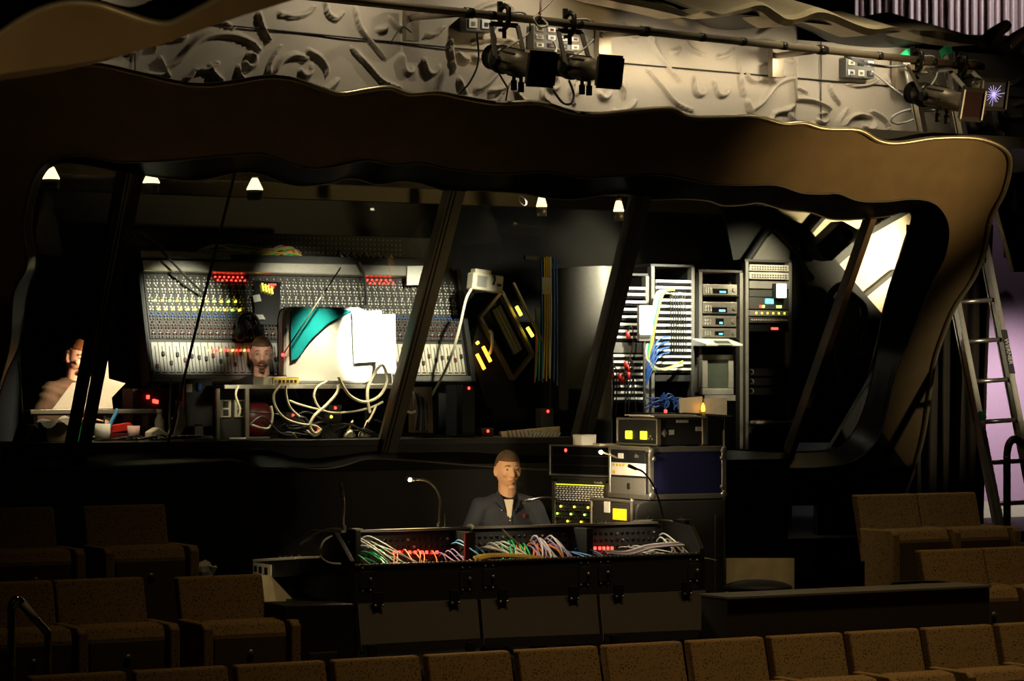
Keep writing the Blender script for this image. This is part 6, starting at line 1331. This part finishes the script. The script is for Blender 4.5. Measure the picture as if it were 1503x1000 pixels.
unit(t, w, zf(424), zf(413), 'grey', 'blank_panel'); unit(t, w, zf(436), zf(426), 'dark', 'blank_panel')
u = unit(t, w, zf(454), zf(437), 'dark'); rbox(t, 'cyan_display', (w * .40, -.018, zf(446)), (w * .60, -.012, zf(439)), 'eled_b', u, .001)
for f, m in ((.26, 'eled_r'), (.33, 'eled_g'), (.68, 'eled_g'), (.75, 'eled_g')): rbox(t, 'button_light', (w * f, -.018, zf(452)), (w * (f + .05), -.012, zf(448.5)), m, u, .001)
u = unit(t, w, zf(464), zf(456), 'grey'); bm = B()
for i in range(6): ell(bm, (w * (.18 + .14 * i), -.014, zf(460)), .008, .006, .008, 8, 6)
obj('yellow_lights', bm, 'eled_y', u)
u = unit(t, w, zf(474), zf(466), 'dark'); bm = B()
for i in range(16): lathe(bm, [(.008, 0), (.006, .012)], 7, mat=Matrix.Translation((w * (.06 + .058 * i), -.012, zf(470))) @ Matrix.Rotation(PI / 2, 4, 'X'))
obj('knob_row', bm, 'lgrey', u)
u = unit(t, w, zf(487), zf(477), 'gloss'); rbox(t, 'pink_digits', (w * .55, -.016, zf(484)), (w * .72, -.012, zf(481)), 'eled_r', u, .001)
for k in range(3):
    u = unit(t, w, zf(552 + k * 14), zf(541 + k * 14), 'gloss'); bm = B(); tube(bm, cat([(.02, -.012, zf(550 + k * 14)), (.02, -.04, zf(549 + k * 14)), (.02, -.04, zf(544 + k * 14)), (.02, -.012, zf(543 + k * 14))], 3), .005, 6); obj('handle', bm, 'alud', u)
u = unit(t, w, zf(636), zf(624), 'dark')
rbox(t, 'fader_strip', (.01, -.10, zf(622)), (w - .005, -.012, zf(618)), 'white', u, .003); bm = B()
for i in range(12): box(bm, (w * (.06 + .075 * i), -.07, zf(618)), (w * (.09 + .075 * i), -.04, zf(616)))
obj('fader_caps', bm, 'redd', u)
p0, p1 = P(1141, 417, y4 - .08), P(1153, 437, y4 - .08); t = thing('glow_patch', 'small glowing white square standing for a bright patch at the right side of the fourth rack', 'glow patch', p1)
bm = B(); box(bm, (p0.x, p0.y - .01, p1.z), (p1.x, p0.y + .01, p0.z)); obj('glowing_panel', bm, 'ewhite', t, world=True); bm = B(); box(bm, (p0.x - .005, p0.y + .01, p1.z - .005), (p1.x + .005, p0.y + .06, p0.z + .005)); obj('housing', bm, 'dark', t, world=True)  # glow made up for a reflected bright square, not a lamp
# projector in the bright corner
pj = thing('projector', 'dark projector with a violet shining lens mounted askew in the bright corner', 'projector', P(1232, 355, 2.2))
quad = [(1198, 361), (1237, 324), (1262, 338), (1258, 350), (1222, 383), (1208, 379)]
bm = B(); prism(bm, [P(a, b, 2.1) for a, b in quad], (0, .17, 0)); obj('body', bm, 'wall', pj, world=True, bevel=.01)
c = P(1241, 346, 2.09); bm = B(); lathe(bm, [(.055, 0), (.058, .03), (.046, .045), (.044, .03), (.01, .034)], 20, mat=Matrix.Translation(c) @ Matrix.Rotation(PI / 2, 4, 'X')); obj('lens_ring', bm, 'gloss', pj, world=True)
bm = B(); ell(bm, c - Vector((0, .012, 0)), .045, .02, .045, 16, 10); obj('lens', bm, 'lens', pj, world=True)  # violet reflection put into the lens as emission
# ---- recessed halogen fittings
HL = ((75, 262), (222, 268), (374, 278), (795, 303), (908, 310))
for k, (px, py) in enumerate(HL):
    y = .95 if k < 3 else 1.2; c = P(px, py, y); t = thing('downlight', f'small lit halogen spotlight hanging under the booth ceiling, {ORD[k]} from the left', 'downlight', c, group='halogen spotlights')
    up = 3.40 - c.z; big = k in (0, 1, 2)
    bm = B(); tube(bm, [(0, 0, .05), (0, 0, up)], .008, 8); obj('stem', bm, 'black', t)
    bm = B(); lathe(bm, [(.016, .075), (.022, .07), (.056 if big else .040, .0), (.052 if big else .036, -.006)], 20); obj('reflector', bm, 'ehal', t)
    bm = B(); lathe(bm, [(.02, .075), (.024, .09), (.014, .10)], 14); obj('socket', bm, 'alud', t)
    bm = B(); lathe(bm, [(.052 if big else .037, -.0), (.05 if big else .036, -.07), (.047 if big else .034, -.07), (.049 if big else .035, 0)], 20); obj('hood', bm, 'alud' if not big else 'black', t)
cable('wire_loop', 'thin pale wire loop hanging from the booth ceiling right of the main post', [P(762, 287, .3), P(768, 290, .3), P(773, 297, .3), P(770, 302, .3), P(764, 297, .3), P(762, 289, .3)], .004, 'alu', None, 'wire')
# ================================================================== LIGHT
w = bpy.data.worlds.new('world'); S.world = w; w.use_nodes = True; bg = w.node_tree.nodes['Background']; bg.inputs[0].default_value = (1, .72, .38, 1); bg.inputs[1].default_value = .0003
S.view_settings.view_transform = 'Standard'; S.view_settings.look = 'None'; S.view_settings.exposure = 0; S.view_settings.gamma = 1
S.cycles.use_denoising = True; S.cycles.max_bounces = 6; S.cycles.transparent_max_bounces = 12; S.cycles.sample_clamp_indirect = 3; S.cycles.caustics_reflective = False; S.cycles.caustics_refractive = False
WARM = (1, .70, .34); PALE = (1, .88, .66)
hl = area('house_light', (.3, -4.7, 8.6), (.3, -3.9, 0), 24, 5.5, .4, WARM); hl.data.spread = rad(52)
# relief wall
for px, e in ((-40, 36), (420, 40), (690, 44)):
    p = P(px, 0, .5); spot('wall_wash', (p.x + .75, .30, 4.75), P(px - 20, 120, WY), e * .55, PALE, 130, .9, .03)
for px, e, tx in ((880, 6, -60), (935, 7.5, 0), (1010, 6, -50), (1095, 6.5, -40), (1180, 7, -40), (1270, 8, -40), (1325, 7, -20)):
    p = P(px, 60 if px < 1000 else 84, .62); spot('wall_wash', (p.x, .62, p.z), P(px + tx, 135, WY), e, PALE, 150, .9, .04)
# surround, right end: unseen spot for light bounced off the lavender wall
spot('leg_wash', (6.8, -6.5, 2.0), FR(1310, 250), 1300, (1, .70, .32), 17, 1., .12)
# added unseen spots on gilt moulding, near balcony, curtain
t = P(1190, 30, SY); spot('moulding_wash', (t.x + .6, -1.6, t.z + 1.3), t, 260, (1, .86, .58), 50, .9, .05)
t = P(180, 40, NY); spot('balcony_wash', (t.x - .4, t.y - 2.2, t.z - 1.6), t, 50, (1, .72, .36), 60, .9, .05)
t = P(1400, 10, 3.2); spot('curtain_wash', (t.x, 1.6, t.z + 1.2), t, 200, (1, .93, .95), 90, .9, .05)
# lavender wall, ladder
t = P(1480, 640, 2.6); spot('lavender_wash', (t.x - .2, 1.3, t.z + .9), t, 110, (1, .90, .90), 90, .9, .1)
spot('ladder_wash', (5.2, -4.5, 3.4), P(1470, 500, 0), 480, (1, .84, .56), 19, .9, .1)
spot('ladder_top_wash', (5.0, -2.5, 3.6), P(1390, 130, .4), 45, (1, .84, .56), 26, .9, .05)
for px in (620, 860, 1100, 1330): p = P(px, 40, -1.1); spot('pipe_wash', (p.x, -1.15, 5.3), P(px, 90, -.7), 48, (1, .84, .56), 60, .9, .04)
# booth
for tgt, y_, e, sz in (((530, 505), 1.1, 2600, 18), ((550, 500), 1.2, 500, 30), ((290, 440), 1.7, 520, 26), ((480, 440), 1.8, 240, 34), ((630, 460), 1.7, 260, 36)):
    t = P(*tgt, y_); spot('desk_light', (t.x + .05, .25, 3.0), t, e, (1, .93, .72), sz, .9, .03)
t = P(112, 565, 1.5); spot('reader_light', (t.x + .45, .9, 2.6), t, 130, (1, .72, .42), 46, .8, .03)
t = P(150, 625, 1.0); spot('counter_light', (t.x + .2, .85, 2.6), t, 45, (1, .78, .48), 46, .8, .03)
t = P(960, 450, 2.1); spot('rack_light', (t.x + .1, 1.2, 3.05), t, 420, (1, .93, .75), 50, .8, .03)
t = P(1050, 480, 2.1); spot('rack_light', (t.x + .1, 1.2, 3.05), t, 130, (1, .86, .6), 50, .8, .03)
t = P(1125, 395, 2.0); spot('rack_light', (t.x, 1.55, 2.75), t, 45, (1, .88, .6), 70, .8, .03)
t = P(1270, 370, 2.5); spot('panel_light', (P(1410, 330, 1.7).x, 1.75, 2.75), t, 140, (1, .82, .52), 80, .7, .05)
t = P(865, 450, 2.3); spot('bay_light', (P(878, 405, 1.7).x, 1.5, 2.6), t, 42, (1, .9, .7), 80, .8, .02)
t = P(470, 620, 1.0); spot('shelf_fill', (t.x, .80, 2.6), t, 110, (1, .84, .55), 55, .8, .03)  # unseen fill spot brightening the silver shelf
t = P(384, 525, 1.5); spot('face_fill', (t.x - .25, .95, 2.15), t, 16, (1, .74, .6), 30, .8, .03)  # unseen fill for the engineer's face
t = P(108, 540, 1.95); spot('reader_face_fill', (t.x + .42, 1.25, t.z - .02), t, 90, (1, .62, .42), 50, .9, .03)  # added spot in place of light bounced up from the papers
t = P(970, 595, 1.8); spot('loom_fill', (t.x, 1.2, 2.6), t, 30, (1, .9, .7), 40, .8, .03)  # added spot to lift the loose blue cables
t = P(1030, 596, -.95); spot('card_fill', (t.x - .2, -1.8, t.z + .7), t, 14, (1, .85, .58), 34, .9, .03)  # added spot so the cream flaps read bright
t = P(775, 638, 1.0); spot('board_fill', (t.x, .7, 2.3), t, 20, (1, .8, .5), 50, .9, .03)  # extra spot added for the wooden board, no fixture there
t = P(430, 812, -1.6); spot('end_fill', (t.x - .3, -2.3, t.z + .9), t, 9, (1, .82, .52), 40, .9, .02)  # small added spot on the cream box, source unseen
t = P(400, 860, -1.56); spot('ply_fill', (t.x - .8, -3.0, t.z + 1.0), t, 26, (1, .80, .48), 16, .9, .02)  # added narrow spot brightening the left plywood
t = P(1115, 840, -1.0); spot('ply_fill', (t.x + .3, -2.4, t.z + 1.3), t, 14, (1, .78, .45), 22, .9, .02)  # same kind of added spot for the right plywood
for px, e in ((350, 5), (450, 4), (540, 4)): t = P(px, 604, 1.15); spot('shelf_front_fill', (t.x - .1, .72, CZ + .45), t, e, (1, .86, .58), 80, .9, .02)  # invisible low fills reaching under the shelf top
t = P(160, 622, 1.0); spot('counter_front_fill', (t.x, .66, CZ + .5), t, 4, (1, .82, .55), 90, .9, .02)  # invisible low fill for the counter clutter
t = P(1000, 695, -1.25); spot('case_fill', (t.x - .9, -3.4, t.z + .9), t, 45, (1, .86, .6), 17, .9, .03)  # added soft fill on the flight case edging
t = FR(615, 460, .2); spot('post_fill', (t.x - 2.2, -3.2, 2.9), t, 40, (1, .86, .62), 9, .9, .03)  # added narrow spot lightening the main window post
# console lamps and tray fill
p = P(597, 707, -1.80); spot('lamp_bulb', p + Vector((0, -.0, -.03)), P(610, 800, -1.95), 20, (1, .74, .40), 110, .7, .012)
spot('console_spot', p + Vector((0, -.02, -.02)), P(757, 690, -.85), 75, (1, .70, .34), 50, .9, .02)
p = P(882, 664, -1.3); spot('lamp_bulb', p + Vector((0, -.05, -.02)), P(890, 700, -.7), 9, (1, .78, .45), 150, .5, .012)
p = P(928, 690, -1.55); spot('console_spot', p, P(915, 705, -1.2), 30, (1, .85, .6), 70, .9, .02)
p = P(776, 737, -1.80); spot('console_spot', p + UP * .05, P(850, 800, -1.95), 5, (1, .85, .6), 90, .9, .02)
for px in (560, 760, 950):
    q = P(px, 760, -2.05); spot('console_spot', q + UP * .12, P(px, 812, -2.0), 3.5, (1, .82, .55), 130, .9, .02)  # fill spots over the connector panels, no lamp stands here
